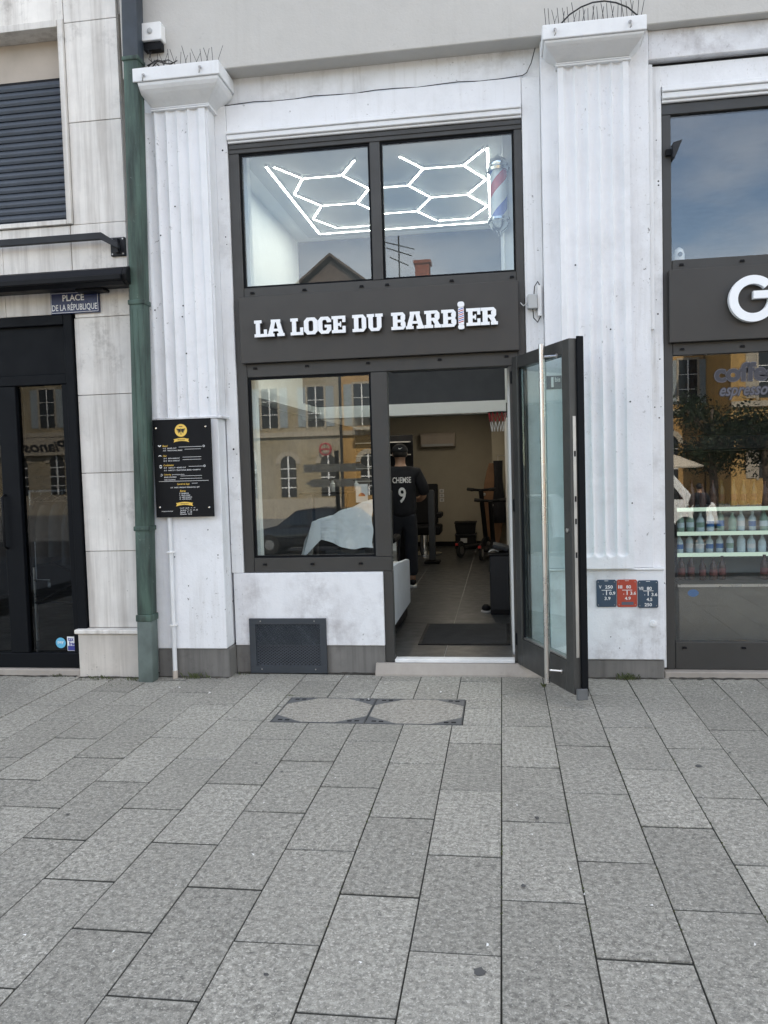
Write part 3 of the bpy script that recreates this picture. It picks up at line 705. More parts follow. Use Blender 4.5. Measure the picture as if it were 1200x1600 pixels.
# ------------------------------------------------------------------ open glass door (hinged right, swung outwards)
HX, HY = .085, .0; ANG = math.atan2(-.80, .335)     # direction from hinge to free edge
dm = Matrix.Translation((HX, HY, 0)) @ Matrix.Rotation(ANG, 4, 'Z')      # local: x along leaf, -y towards the camera's left face
gd = thing('glass_door', 'open dark framed glass door swung outwards with long steel handle', 'door', (.25, -.4, .09))
def dbar(name, x0, x1, y0, y1, z0, z1, mat='frame', par=gd, bv=.003): return obj(name, B(x0, x1, y0, y1, z0, z1).xf(dm), mat, par, bevel=bv)
DW, DZ0, DZ1, DT = .868, .085, 2.305, .07
# local +y of the rotated frame points to the far (right) side
dbar('stile', 0, .085, 0, DT, DZ0, DZ1); dbar('stile', DW-.10, DW, 0, DT, DZ0, DZ1)
dbar('rail', .086, DW-.101, 0, DT, DZ1-.085, DZ1); dbar('rail', .086, DW-.101, 0, DT, DZ0, DZ0+.20)
dbar('rebate_lip', DW+.001, DW+.018, .048, DT+.022, DZ0-.012, DZ1+.012, 'black_frame')
dbar('glazing_bead', .086, .098, .015, .055, DZ0+.20, DZ1-.085, 'black_frame'); dbar('glazing_bead', DW-.113, DW-.101, .015, .055, DZ0+.20, DZ1-.085, 'black_frame')
dbar('glazing_bead', .099, DW-.114, .006, .055, DZ0+.201, DZ0+.213, 'worn_steel')
dbar('pane', .099, DW-.114, .03, .042, DZ0+.214, DZ1-.086, 'glass_green', gd, 0)
dbar('lock_strip', DW+.0005, DW+.004, .018, .040, .32, 1.83, 'worn_steel')
for z in (1.58, 1.30, 1.16, .95): dbar('lock_slot', DW+.0042, DW+.0055, .023, .035, z, z+.035, 'black_matte', gd, 0)
ck = obj('lock_cylinder', MB().lathe([(.014, 0), (.014, .008), (.006, .010)], (0, 0, 0), 14, 'y').xf(dm @ Matrix.Translation((DW-.05, .0, 1.12))), 'steel', gd)
hx = DW*.745
hl = obj('pull_handle', MB().tube([(hx, -.075, .115), (hx, -.075, 2.30)], .0185, 16).xf(dm), 'steel', gd, smooth=SM)
for z in (.20, 2.22): obj('standoff', MB().tube([(hx, -.074, z), (hx+.06, -.001, z)], .008, 8).xf(dm), 'steel', hl, smooth=SM)
for z in (.20, 2.22): obj('standoff_rose', MB().lathe([(.016, 0), (.016, .006)], (0, 0, 0), 12, 'y').xf(dm @ Matrix.Translation((hx+.06, .001, z))), 'worn_steel', hl)
for z in (.22, 1.2, 2.12): dbar('hinge', -.028, -.002, -.004, .05, z, z+.09, 'black_frame')
dbar('floor_guide', DW+.002, DW+.03, .012, .08, DZ0-.03, DZ0+.04, 'zinc')

# house number plate and menu board, hydrant plates
t = thing('house_number_plate', 'blue grey house number plate reading 1 bis behind the open door', 'number plate', (.37, -.07, 2.06))
obj('plate', B(.322, .428, -.073, -.066, 2.064, 2.156), 'number_blue', t, bevel=.002)
obj('lettering', text_joined(text('1', .356, .373, 2.076, 2.146, -.0745, 0, .03), text('bis', .382, .420, 2.112, 2.146, -.0745, 0, .02)), 'enamel_white', t)

mbx0, mbx1, mbz0, mbz1, mby = -2.557, -2.107, 1.222, 1.946, -.205
t = thing('menu_board', 'black price board with gold emblem on the left pilaster', 'board', (-2.33, mby, mbz0))
obj('panel', B(mbx0, mbx1, mby, mby+.012, mbz0, mbz1), 'black', t, bevel=.002)
U = lambda u: mbx0+u*(mbx1-mbx0)
Vv = lambda v: mbz1-v*(mbz1-mbz0)
def bt(s, u0, v, h, u1=None, bold=0, sh=0): return text(s, U(u0), U(u1) if u1 else None, Vv(v+h/2), Vv(v-h/2), mby-.0015, 0, bold, sh)
for u, v in ((.065, .085), (.915, .085), (.075, .895), (.925, .905)):
    obj('standoff_screw', MB().lathe([(.008, 0), (.008, .006), (.005, .010)], (U(u), mby, Vv(v)), 12, 'y'), 'chrome', t)
    obj('spacer', MB().tube([(U(u), mby+.012, Vv(v)), (U(u), -.152, Vv(v))], .007, 8), 'chrome', t)
em = obj('emblem', disc(U(.49), Vv(.115), .047, mby-.0012, 28), 'gold', t)
eg = MB()
for s in (-1, 1):
    for k in range(5): eg.add([(U(.49)+s*.004, mby-.002, Vv(.115)+.010-k*.003), (U(.49)+s*(.036-k*.004), mby-.002, Vv(.115)+.014-k*.008), (U(.49)+s*(.034-k*.004), mby-.002, Vv(.115)+.009-k*.008), (U(.49)+s*.004, mby-.002, Vv(.115)+.004-k*.003)], [(0, 1, 2, 3) if s > 0 else (3, 2, 1, 0)])
eg.add([(U(.49)-.0025, mby-.002, Vv(.115)-.032), (U(.49)+.0025, mby-.002, Vv(.115)-.032), (U(.49)+.0025, mby-.002, Vv(.115)+.014), (U(.49)-.0025, mby-.002, Vv(.115)+.014)], [(0, 1, 2, 3)])
eg.add(quad(U(.49)-.013, U(.49)+.013, Vv(.115)+.026, Vv(.115)+.031, mby-.002).v, [(0, 1, 2, 3)])
obj('emblem_print', eg, 'print_black', em)
def ribbon(u, v, w, s):
    x, z = U(u), Vv(v); h = .011; r = MB(); n = 12; vs = []
    for k in range(n+1):
        a = -w+2*w*k/n; zz = z+.006*(1-(a/w)**2); vs += [(x+a, mby-.0012, zz-h), (x+a, mby-.0012, zz+h)]
    r.add(vs, [(2*k, 2*k+2, 2*k+3, 2*k+1) for k in range(n)])
    for s_ in (-1, 1):
        q = [(x+s_*w, z-h), (x+s_*(w+.014), z-h-.004), (x+s_*(w+.007), z), (x+s_*(w+.014), z+h-.002), (x+s_*w, z+h)]
        if s_ < 0: q = q[::-1]
        r.add([(a, mby-.0012, bb) for a, bb in q], [(0, 1, 2, 3, 4)])
    rr = obj('ribbon', r, 'gold', t); obj('ribbon_text', text(s, x-w*.62, x+w*.62, z-.002, z+.010, mby-.002, 0, .01, .3), 'print_black', rr)
ribbon(.49, .215, .046, 'Barbershop'); ribbon(.50, .868, .052, 'Opening Hours')
go = text_joined(bt('Beard', .16, .268, .020, .25, .01, .3), bt('Hair', .16, .370, .020, .23, .01, .3), bt('Combination', .165, .465, .019, .34, .01, .3), bt('Coloring', .165, .563, .02, .29, .01, .3), bt('Special du Sage', .385, .663, .022, .60, .01, .3), bt('Extras', .43, .732, .020, .53, .01, .3))
obj('gold_lettering', go, 'gold', t)
lines = [('15 €   BEARD CUT', .17, .293, .40), ('20 €   TRADITIONAL BEARD', .17, .316, .50), ('25 €   MAN HAIRCUT', .17, .396, .45), ('20 €   BOYS HAIRCUT', .17, .421, .45), ('35 €   HAIRCUT + BEARD CUT', .17, .492, .55), ('45 €   HAIRCUT + TRADITIONAL BEARD + SHAMPOO', .17, .518, .80),
         ('BEARD COLORING', .17, .588, .38), ('HAIR COLORING', .17, .615, .36), ('upcoming products', .305, .563, .52), ('60 €   EVENT: WEDDING  GRADUATION  GIFT', .27, .695, .77), ('8   SHAMPOO', .42, .757, .58), ('5   FACE WASH', .42, .777, .60), ('10   HAIR WASHING', .42, .797, .63), ('10   HAIR MASQUE', .42, .817, .62),
         ('Lundi - Jeudi   9 - 19', .42, .908, .68), ('Vendredi   9 - 12   14 - 20', .42, .929, .72), ('Samedi   9 - 18', .42, .949, .62), ('Dimanche   Fermé', .42, .969, .62), ('laloge.dubarbier', .10, .938, .30)]
for s, u0, v, u1 in lines: obj('text_line', bt(s, u0, v, .013, u1, .006), 'print_white', t)
ru = MB()
for u0, u1, v in ((.44, .84, .285), (.54, .82, .309), (.50, .82, .389), (.50, .82, .414), (.60, .85, .485), (.45, .82, .580), (.44, .82, .607), (.07, .93, .632), (.64, .74, .657)): ru.add(quad(U(u0), U(u1), Vv(v), Vv(v)+.0022, mby-.0015).v, [(0, 1, 2, 3)])
obj('rules', ru, 'enamel_white', t)
def arc_icon(u, v, r, a0, a1, w):
    n = 10; vs = []; ic = MB()
    for k in range(n+1):
        a = a0+(a1-a0)*k/n; vs += [(U(u)+(r-w)*math.cos(a), mby-.0015, Vv(v)+(r-w)*math.sin(a)), (U(u)+r*math.cos(a), mby-.0015, Vv(v)+r*math.sin(a))]
    ic.add(vs, [(2*k, 2*k+1, 2*k+3, 2*k+2) for k in range(n)]); obj('icon', ic, 'print_white', t)
arc_icon(.11, .258, .013, PI, 2*PI, .008); arc_icon(.11, .378, .013, .3, PI-.3, .006); arc_icon(.115, .475, .010, 0, PI, .006); arc_icon(.115, .482, .010, PI, 2*PI, .006)
arc_icon(.87, .280, .008, 0, 2*PI, .003); arc_icon(.87, .482, .008, 0, 2*PI, .003); arc_icon(.12, .565, .009, -2.6, 2.2, .003)

for k, (x0, x1, mt, lab, rows) in enumerate((
    (.645, .781, 'plate_blue', 'left blue grey hydrant marker plate reading V 250', (('V', .13, .73, .25), ('250', .44, .73, .82), ('0.9', .64, .50, .95), ('3.9', .40, .31, .70))),
    (.786, .922, 'plate_red', 'red hydrant marker plate reading III 80 between two blue ones', (('III', .06, .73, .26), ('80', .46, .73, .70), ('3.6', .66, .50, .95), ('4.9', .38, .31, .68))),
    (.928, 1.066, 'plate_blue', 'right blue grey hydrant marker plate reading VII 80', (('VII', .04, .70, .26), ('80', .44, .70, .68), ('3.6', .66, .48, .95), ('4.5', .42, .30, .70), ('250', .32, .11, .68))))):
    z0, z1 = (.515, .709) if k < 2 else (.508, .703); y = -.082
    t = thing('hydrant_plate', lab, 'plate', ((x0+x1)/2, y, z0), 'hydrant marker plates')
    obj('plate', MB().prism(rrect(x0, x1, z0, z1, .012), y, -.073), mt, t, bevel=.002)
    bo = rrect(x0+.004, x1-.004, z0+.004, z1-.004, .009)
    pu = lambda u: x0+u*(x1-x0); pv = lambda v: z0+v*(z1-z0)
    lm = [text(s, pu(u), pu(u1), pv(v)-.010, pv(v)+.013, y-.0012, 0, .02) for s, u, v, u1 in rows]
    lm.append(quad(pu(.26), pu(.76), pv(.62)-.002, pv(.62)+.002, y-.0012)); lm.append(quad(pu(.48), pu(.525), pv(.44), pv(.62)-.002, y-.0012)); lm.append(quad(pu(.32), pu(.35), pv(.46), pv(.49), y-.0012))
    lm.append(quad(pu(.40), pu(.60), pv(.955), pv(.97), y-.0012))
    obj('lettering', text_joined(*lm), 'enamel_white', t)
    if k == 1: obj('blank_strip', quad(pu(.22), pu(.82), pv(.08), pv(.19), y-.0014), 'plate_grey', t)
    for u in (.09, .91):
        for v in (.08, .92): obj('screw', MB().lathe([(.004, 0), (.003, .002)], (pu(u), y, pv(v)), 8, 'y'), 'worn_steel', t)
obj('access_cap', MB().lathe([(.024, 0), (.024, .008), (.020, .010), (.006, .010), (.005, .013)], (1.03, -.072, .395), 20, 'y'), 'white_smooth', rp, smooth=SM)
# thin white conduit below the board
t = thing('conduit', 'thin white pipe running down below the price board', 'pipe', (-2.475, -.17, 0))
obj('pipe', MB().tube([(-2.470, -.172, 1.24), (-2.472, -.172, .8), (-2.476, -.172, .06)], .017, 12), 'pipe_white', t, smooth=SM)
obj('foot', MB().tube([(-2.476, -.172, .06), (-2.477, -.172, -.005)], .020, 12), 'beige', t, smooth=SM)
for z in (.40, .95): obj('clip', B(-2.497, -2.447, -.1935, -.151, z, z+.014), 'white_plastic', t, bevel=.002)

# ------------------------------------------------------------------ downpipe
t = thing('downpipe', 'green weathered copper downpipe between the stone and white buildings', 'downpipe', (-2.66, -.25, 0))
pxx = lambda z: -2.662+.022*z
def seg(z0, z1, hw, dp, mat='verdigris', name='pipe_section', yc=-.235, par=t, bv=.012):
    return obj(name, MB().add([(pxx(z)+sx*hw, yc+sy*dp, z) for z in (z0, z1) for sx, sy in ((-1, -1), (1, -1), (1, 1), (-1, 1))], [(3, 2, 1, 0), (4, 5, 6, 7), (0, 1, 5, 4), (1, 2, 6, 5), (2, 3, 7, 6), (3, 0, 4, 7)]), mat, par, bevel=bv, seg=3, smooth=SM)
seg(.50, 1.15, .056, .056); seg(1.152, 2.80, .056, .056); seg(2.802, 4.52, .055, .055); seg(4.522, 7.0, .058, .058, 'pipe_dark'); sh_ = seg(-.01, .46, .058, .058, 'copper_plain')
for z, h in ((.455, .05), (1.13, .035), (2.78, .035), (4.50, .03)): seg(z, z+h, .063, .063, 'verdigris', 'collar', bv=.006)
rb2 = MB()
for s in (-.02, .022): rb2.box(pxx(2)+s-.004, pxx(2)+s+.004, -.294, -.288, 1.2, 2.75)
obj('rib', rb2, 'verdigris', t)

# ------------------------------------------------------------------ stone building at the left (face Y = -.10)
sb = thing('stone_building', 'pale stone clad building at the left edge with shuttered window', 'building', (-4.2, -.1, 0))
obj('core_wall', B(-9.0, -2.735, -.055, .30, 4.96, 14.0), 'stone', sb)
obj('pier_core', B(-3.17, -2.74, -.075, .30, -.07, 4.958), 'stone_plinth', sb)
obj('lintel_core', B(-9.0, -3.172, -.075, .30, 2.782, 3.40), 'stone_plinth', sb)
obj('shell', MB().box(-9, -2.76, 9, 9.3, -.1, 14).box(-9, -8.9, .3, 9, -.1, 14), 'stone', sb); obj('roof', B(-9.3, -2.75, -.4, 9.6, 14.0, 14.3), 'roof_tile', sb)  # out of view, closes this block too so no sun leaks through
def panel(x0, x1, z0, z1, mat='stone', y=-.10):
    j = .0022
    obj('stone_panel', B(x0+j, x1-j, y+random.uniform(-.0015, .0015), y+.024, z0+j, z1-j), mat, sb, bevel=.002)
zs = [.372, .966, 1.568, 2.162, 2.746, 3.44, 4.19, 4.915, 5.7, 6.5]
xr = [-2.772, -2.764, -2.756, -2.748, -2.742, -2.736, -2.732, -2.728, -2.72]
for i in range(len(zs)-1):
    x0 = -3.195 if zs[i] < 2.7 else -3.185
    panel(x0 if zs[i] < 3.4 else -3.158, -2.742, zs[i], zs[i+1])
for x0, x1 in ((-4.9, -4.3), (-4.3, -3.75), (-3.75, -3.187)): panel(x0, x1, 2.78, 3.44)
for x0, x1 in ((-5.0, -4.1), (-4.1, -3.16)): panel(x0, x1, 4.94, 5.7); panel(x0, x1, 5.7, 6.5)
obj('plinth_block', B(-3.255, -2.735, -.165, .28, -.07, .335), 'stone_plinth', sb, bevel=.006)
obj('plinth_cap', B(-3.275, -2.73, -.185, .28, .337, .37), 'stone', sb, bevel=.006)
obj('door_step', B(-5.5, -3.257, -.15, .28, -.07, .055), 'step_stone', sb, bevel=.01, seg=2)
# shuttered window
wf = obj('window_surround', MB().box(-3.200, -3.160, -.125, .06, 3.445, 4.935).box(-5.0, -3.202, -.125, .06, 3.445, 3.478).box(-5.0, -3.202, -.125, .06, 4.885, 4.935), 'stone', sb, bevel=.002)
obj('reveal', B(-5.0, -3.202, .055, .09, 4.585, 4.884), 'beige', wf)
obj('reveal_side', B(-3.215, -3.202, -.10, .055, 4.585, 4.884), 'beige', wf)
zz = 3.482; k = 0
while zz < 4.57:
    h = .0545
    obj('shutter_slat', MB().prism_axis([(.012, zz), (.045, zz), (.045, zz+h-.003), (.022, zz+h-.003), (.010, zz+h*.62), (.004, zz+h*.32)], -5.0, -3.206, 'x'), 'shutter_slat', wf)
    zz += h; k += 1
obj('shutter_back', B(-5.0, -3.204, .046, .054, 3.479, 4.60), 'black_matte', wf)
# black shopfront
bf = group_part('shop_front', (-4.2, -.1, .05), sb, 'black framed clothes shop front below the street name plate')
def bbar(x0, x1, z0, z1, y0=-.12, y1=.0, n='frame_bar'): return obj(n, B(x0, x1, y0, y1, z0, z1), 'black_frame', bf, bevel=.004)
bbar(-3.268, -3.200, .057, 2.775, -.13); bbar(-5.5, -3.270, 2.70, 2.775, -.13); obj('fascia', B(-5.5, -3.272, -.09, -.02, 2.335, 2.698), 'black_frame', bf)
bbar(-5.5, -3.272, 2.255, 2.333, -.115); bbar(-5.5, -3.272, .057, .172, -.115); bbar(-3.855, -3.705, .174, 2.253, -.11); bbar(-3.32, -3.272, .174, 2.253, -.11)
obj('pane', B(-3.703, -3.322, -.07, -.058, .174, 2.253), 'glass_dark', bf); obj('pane', B(-5.4, -3.857, -.07, -.058, .174, 2.253), 'glass_dark', bf)
obj('door_handle', MB().tube([(-3.835, -.112, 1.0), (-3.835, -.15, 1.02), (-3.835, -.15, 1.4), (-3.835, -.112, 1.42)], .010, 8), 'black', bf, smooth=True)
t = thing('round_sticker', 'round light blue sticker low on the clothes shop door', 'sticker', (-3.455, -.072, .21))
obj('disc', disc(-3.455, .245, .042, -.0712), 'sticker_blue', t); obj('print', text('pay', -3.48, -3.43, .235, .258, -.0722, 0, .01), 'enamel_white', t)
t = thing('tax_free_sticker', 'white and navy tax free sticker low on the clothes shop door', 'sticker', (-3.36, -.072, .18))
obj('card', quad(-3.400, -3.326, .182, .295, -.0712), 'enamel_white', t); obj('blue_band', quad(-3.396, -3.330, .186, .222, -.072), 'sticker_navy', t)
obj('lettering', text_joined(text('tax', -3.393, -3.345, .258, .288, -.0722, 0, .03), text('free', -3.385, -3.332, .224, .256, -.0722, 0, .03)), 'sticker_navy', t)
t = thing('hanging_lock', 'thin white rod with small padlock hanging inside the clothes shop door', 'padlock', (-3.6, -.02, .70))
obj('rod', MB().tube([(-3.655, -.03, 1.04), (-3.657, -.03, .742), (-3.545, -.03, .738)], .0035, 6), 'white_plastic', t); obj('padlock', B(-3.565, -3.540, -.035, -.022, .675, .72), 'chrome', t, bevel=.004)
obj('shackle', MB().tube([(-3.56, -.028, .72), (-3.558, -.028, .738), (-3.546, -.028, .738), (-3.545, -.028, .72)], .003, 6), 'chrome', t)
# inside the clothes shop
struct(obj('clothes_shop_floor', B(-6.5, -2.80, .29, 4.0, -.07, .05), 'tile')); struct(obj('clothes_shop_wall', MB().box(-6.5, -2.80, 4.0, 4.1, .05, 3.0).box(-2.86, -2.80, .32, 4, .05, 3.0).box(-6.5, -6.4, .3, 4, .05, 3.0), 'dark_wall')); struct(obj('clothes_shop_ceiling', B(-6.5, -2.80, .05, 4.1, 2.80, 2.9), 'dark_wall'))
t = thing('clothes_rack', 'metal clothes rack with hung garments inside the dark shop', 'clothes rack', (-3.75, .9, .05))
for x in (-4.25, -3.25): obj('upright', MB().tube([(x, .9, .05), (x, .9, 1.42)], .014, 8), 'steel', t, smooth=SM)
obj('rail', MB().tube([(-4.27, .9, 1.42), (-3.23, .9, 1.42)], .012, 8), 'steel', t, smooth=SM)
for s in (-1, 1): obj('brace', MB().tube([(-4.25, .9+.01*s, .62+.22*s), (-3.25, .9+.01*s, .62-.22*s)], .010, 6), 'black', t)
obj('shelf_bar', MB().tube([(-4.27, .9, .40), (-3.23, .9, .40)], .010, 6), 'black', t)
for i in range(9):
    x = -4.15+i*.105
    gt = thing('garment', '%s hanging garment from the left on the dark clothes rack' % ('first second third fourth fifth sixth seventh eighth ninth'.split()[i]), 'garment', (x, .9, .75), 'garments on the rack')
    obj('hanger', MB().tube([(x, .9, 1.435), (x+.006, .9, 1.41), (x, .9, 1.385), (x, .72, 1.33), (x, 1.08, 1.33), (x, .9, 1.385)], .003, 5), 'steel', gt)
    L0 = random.uniform(.72, .95)
    obj('cloth', MB().sheet(lambda u, v: (x+.022*math.sin(u*9+i)+(.02 if u > .5 else -.02)*math.sin(PI*u), .9+(.20+.05*(1-v))*math.cos(2*PI*u)*(.55+.45*min(1, (1-v)*3)), L0+(1.35-L0)*v-.05*abs(math.cos(2*PI*u))*(v > .9)), 16, 8), ('garment_grey', 'garment_tan', 'garment_grey')[i % 3], gt, smooth=True)
# awning cassette, bracket, street name plate
t = thing('awning', 'black retracted awning cassette above the street name plate', 'awning', (-3.9, -.25, 2.93))
pr_ = [(-.10, 2.945), (-.30, 2.925), (-.345, 2.945), (-.36, 2.99), (-.335, 3.035), (-.28, 3.058), (-.10, 3.07)]
obj('cassette', MB().prism_axis(pr_, -5.5, -2.67, 'x'), 'awning_box', t, bevel=.004)
obj('end_cap', MB().prism_axis([(y*1.02, z) for y, z in pr_], -2.668, -2.635, 'x'), 'black', t, bevel=.006)
obj('front_bar', B(-5.5, -2.672, -.385, -.362, 2.945, 2.985), 'black', t, bevel=.005)
obj('arm_joint', B(-3.10, -2.88, -.24, -.125, 2.912, 2.935), 'black', t, bevel=.006); obj('wall_mount', B(-3.10, -2.86, -.10, -.098, 3.065, 3.09), 'white_plastic', t)
t = thing('wall_bracket', 'dark metal bracket bar on the stone wall above the awning', 'bracket', (-3.5, -.18, 3.18))
obj('bar', MB().prism([(-5.5, 3.292), (-2.905, 3.292), (-2.765, 3.215), (-2.765, 3.255), (-2.895, 3.342), (-5.5, 3.342)], -.20, -.165), 'dark_grey', t, bevel=.003)
obj('plate', B(-2.86, -2.745, -.125, -.101, 3.182, 3.318), 'dark_grey', t, bevel=.003); obj('stem', B(-2.815, -2.785, -.163, -.126, 3.20, 3.30), 'dark_grey', t)
for x in (-2.845, -2.760):
    for z in (3.195, 3.305): obj('bolt', MB().lathe([(.006, 0), (.006, .005)], (x, -.125, z), 6, 'y'), 'worn_steel', t)
t = thing('street_name_plate', 'blue enamel street plate reading PLACE DE LA REPUBLIQUE', 'street sign', (-3.17, -.11, 2.77))
obj('plate', B(-3.362, -2.972, -.128, -.103, 2.778, 2.938), 'enamel_blue', t, bevel=.002)
br = MB(); xa, xb, za, zb = -3.356, -2.978, 2.784, 2.932
for q in ((xa, xb, za, za+.003), (xa, xb, zb-.003, zb), (xa, xa+.003, za+.003, zb-.003), (xb-.003, xb, za+.003, zb-.003)): br.add(quad(*q, -.1292).v, [tuple(i+len(br.v) for i in range(4))]) if False else br.add(quad(*q, -.1292).v, [(0, 1, 2, 3)])
obj('border', br, 'enamel_white', t)
obj('lettering', text_joined(text('PLACE', -3.262, -3.088, 2.870, 2.918, -.1295, 0, .018), text('DE LA RÉPUBLIQUE', -3.350, -2.986, 2.792, 2.858, -.1295, 0, .012)), 'enamel_white', t)

# ------------------------------------------------------------------ right shop front
rf = group_part('shop_front', (2.6, .03, .05), wb, 'dark grey cafe shop front right of the pilaster')
RX = 4.2
def rbar(n, x0, x1, z0, z1, y0=.018, y1=.085): return obj(n, B(x0, x1, y0, y1, z0, z1), 'frame', rf, bevel=.003)
rbar('head_rail', 1.138, RX, 3.912, 3.983); rbar('jamb_post', 1.138, 1.198, .048, 3.910); rbar('transom', 1.20, RX, 2.855, 2.925); rbar('transom', 1.20, RX, 2.268, 2.352); rbar('sill_rail', 1.20, RX, .048, .245)
rbar('transom_backing', 1.20, RX, 2.354, 2.853, .03); rbar('mullion', 2.62, 2.70, 2.927, 3.910); rbar('mullion', 2.62, 2.70, .247, 2.266); rbar('jamb_post', RX-.07, RX, .247, 2.266)
obj('pane', B(1.20, 2.618, .046, .058, 2.927, 3.910), 'glass_right', rf); obj('pane', B(2.702, RX, .046, .058, 2.927, 3.910), 'glass_right', rf)
obj('pane', B(1.20, 2.618, .046, .058, .247, 2.266), 'glass_right', rf); obj('pane', B(2.702, RX-.07, .046, .058, .247, 2.266), 'glass_right', rf)
for x in (1.26, 1.66, 2.1): cap(x, 2.890, rf); cap(x, 2.31, rf)
for x in (1.26, 1.66): cap(x, .205, rf)
t = thing('cafe_sign', 'grey cafe sign panel with large silver letter G', 'sign', (2.6, -.03, 2.35))
obj('panel', B(1.168, RX-.03, -.035, .016, 2.352, 2.848), 'sign_panel', t, bevel=.003)
GC, GZ, R1, R0 = 1.700, 2.612, .155, .098
n = 40; vs = []
for k in range(n+1):
    a = math.radians(42)+(math.radians(360)-math.radians(42))*k/n
    vs += [(GC+R0*math.cos(a), GZ+R0*math.sin(a)), (GC+R1*math.cos(a), GZ+R1*math.sin(a))]
G_ = MB(); m_ = len(vs)
G_.add([(x, -.095, z) for x, z in vs]+[(x, -.052, z) for x, z in vs], [(2*k+1, 2*k, 2*k+2, 2*k+3)[::-1] for k in range(n)]+[(2*k, 2*k+2, 2*k+2+m_, 2*k+m_) for k in range(n)]+[(2*k+3, 2*k+1, 2*k+1+m_, 2*k+3+m_) for k in range(n)]+[(0, 1, 1+m_, m_), (2*n+1, 2*n, 2*n+m_, 2*n+1+m_)])
G_.box(GC+.002, GC+R0-.002, -.094, -.052, GZ-.001, GZ+.050).box(GC+R0, GC+R1, -.0945, -.052, GZ+.001, GZ+.050)
o = obj('letter', G_, 'letter_white', t); o['label'] = 'silver white letter G'
t = thing('window_lettering', 'grey coffee espresso lettering on the cafe window glass', 'lettering', (1.66, .044, 2.0))
obj('coffee_outline', text('coffee', 1.478, 1.915, 2.068, 2.205, .0446, 0, .055), 'vinyl_light', t)
obj('coffee', text('coffee', 1.484, 1.909, 2.074, 2.199, .0434, 0, .03), 'vinyl_grey', t)
obj('espresso_outline', text('espresso', 1.512, 1.838, 1.945, 2.036, .0446, 0, .05, .35), 'vinyl_grey', t)
obj('espresso', text('espresso', 1.516, 1.834, 1.949, 2.032, .0434, 0, .012, .35), 'vinyl_light', t)
# cafe room and chiller
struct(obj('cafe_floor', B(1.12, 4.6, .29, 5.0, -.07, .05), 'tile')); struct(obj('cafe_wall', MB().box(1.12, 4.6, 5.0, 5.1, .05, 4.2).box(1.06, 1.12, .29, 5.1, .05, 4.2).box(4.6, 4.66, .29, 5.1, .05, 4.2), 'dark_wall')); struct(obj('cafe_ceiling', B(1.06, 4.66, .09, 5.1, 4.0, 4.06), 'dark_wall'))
t = thing('drinks_chiller', 'lit drinks chiller with bottle shelves behind the cafe window', 'chiller', (2.0, .8, .05))
obj('base_cabinet', B(1.30, 2.55, .40, 1.10, .05, .592), 'fridge_metal', t, bevel=.006); obj('rail_edge', B(1.295, 2.555, .392, .40, .58, .60), 'steel', t)
obj('back_panel', B(1.30, 2.55, 1.06, 1.10, .594, 1.149), 'fridge_inside', t); obj('back_panel', B(1.30, 2.55, 1.06, 1.10, 1.151, 1.60), 'black', t); obj('side_panel', B(1.295, 1.325, .55, 1.058, .594, 1.60), 'black', t); obj('side_panel', B(2.525, 2.555, .55, 1.058, .594, 1.60), 'black', t)
obj('canopy', B(1.295, 2.555, .60, 1.10, 1.602, 1.72), 'black', t, bevel=.01)
shz = [.805, .975, 1.165]
for k, z in enumerate(shz):
    s = obj('shelf', B(1.328, 2.522, .60-.04*k+.06, 1.055, z-.016, z), 'fridge_inside', t)
    obj('light_strip', B(1.33, 2.52, .648-.04*k, .659-.04*k, z-.026, z+.004), 'fridge_led', s)
obj('oval_badge', disc(1.407, .534, .040, .3988, 24, .028), 'oval_blue', t)
def bottle(x, y, z, h, r, mat, lab, gr, lm='label_white'):
    o = thing('bottle', lab, 'bottle', (x, y, z), gr)
    obj('glass', MB().lathe([(r*.9, 0), (r, .006), (r, h*.58), (r*.85, h*.66), (r*.42, h*.80), (r*.36, h*.93), (r*.40, h*.94), (r*.40, h)], (x, y, z), 10), mat, o, smooth=SM)
    obj('label_band', MB().lathe([(r*1.02, h*.22), (r*1.02, h*.48)], (x, y, z), 10), lm, o, smooth=SM)
    return o
ORD = 'first second third fourth fifth sixth seventh eighth ninth tenth eleventh twelfth thirteenth fourteenth fifteenth'.split()
for k, (z, y, ma, rowname, h, r, nb) in enumerate(((.601, .63, ('bottle_amber',), 'bottom', .19, .030, 15), (.806, .70, ('water',), 'second lowest', .155, .031, 15), (.976, .66, ('bottle_green', 'water'), 'second highest', .165, .031, 15), (1.166, .62, ('bottle_dark', 'bottle_dark', 'bottle_olive', 'bottle_olive'), 'top', .20, .028, 15))):
    for i in range(nb):
        x = 1.375+i*.077; mt = ma[(i//2) % len(ma)] if k else ('bottle_amber' if i < 5 or i > 7 else 'bottle_dark')
        if k == 0 and 5 <= i <= 7: continue
        jx, hs_ = random.uniform(-.006, .006), random.uniform(.86, 1.06)
        bottle(x+jx, y+random.uniform(0, .05), z, h*hs_, r*random.uniform(.9, 1.04), mt, '%s bottle from the left on the %s chiller shelf' % (ORD[i], rowname), 'bottles in the drinks chiller', 'label_red' if k == 0 else ('bottle_dark' if k == 3 else random.choice(('label_white', 'label_white', 'water', 'bottle_green', 'oval_blue'))))
t = thing('security_camera', 'white rounded security camera standing inside the upper cafe window', 'camera', (1.335, .3, 2.93))
obj('foot', MB().lathe([(.045, 0), (.045, .015), (.03, .03)], (1.305, .30, 2.926), 18), 'white_plastic', t, smooth=SM)
obj('body', MB().lathe([(.030, .03), (.038, .06), (.038, .10), (.028, .135), (.008, .15)], (1.305, .30, 2.926), 18), 'white_plastic', t, smooth=SM)
obj('lens', MB().lathe([(.016, 0), (.016, .01), (.008, .012)], (1.305, .266, 3.02), 14, 'y'), 'black', t)
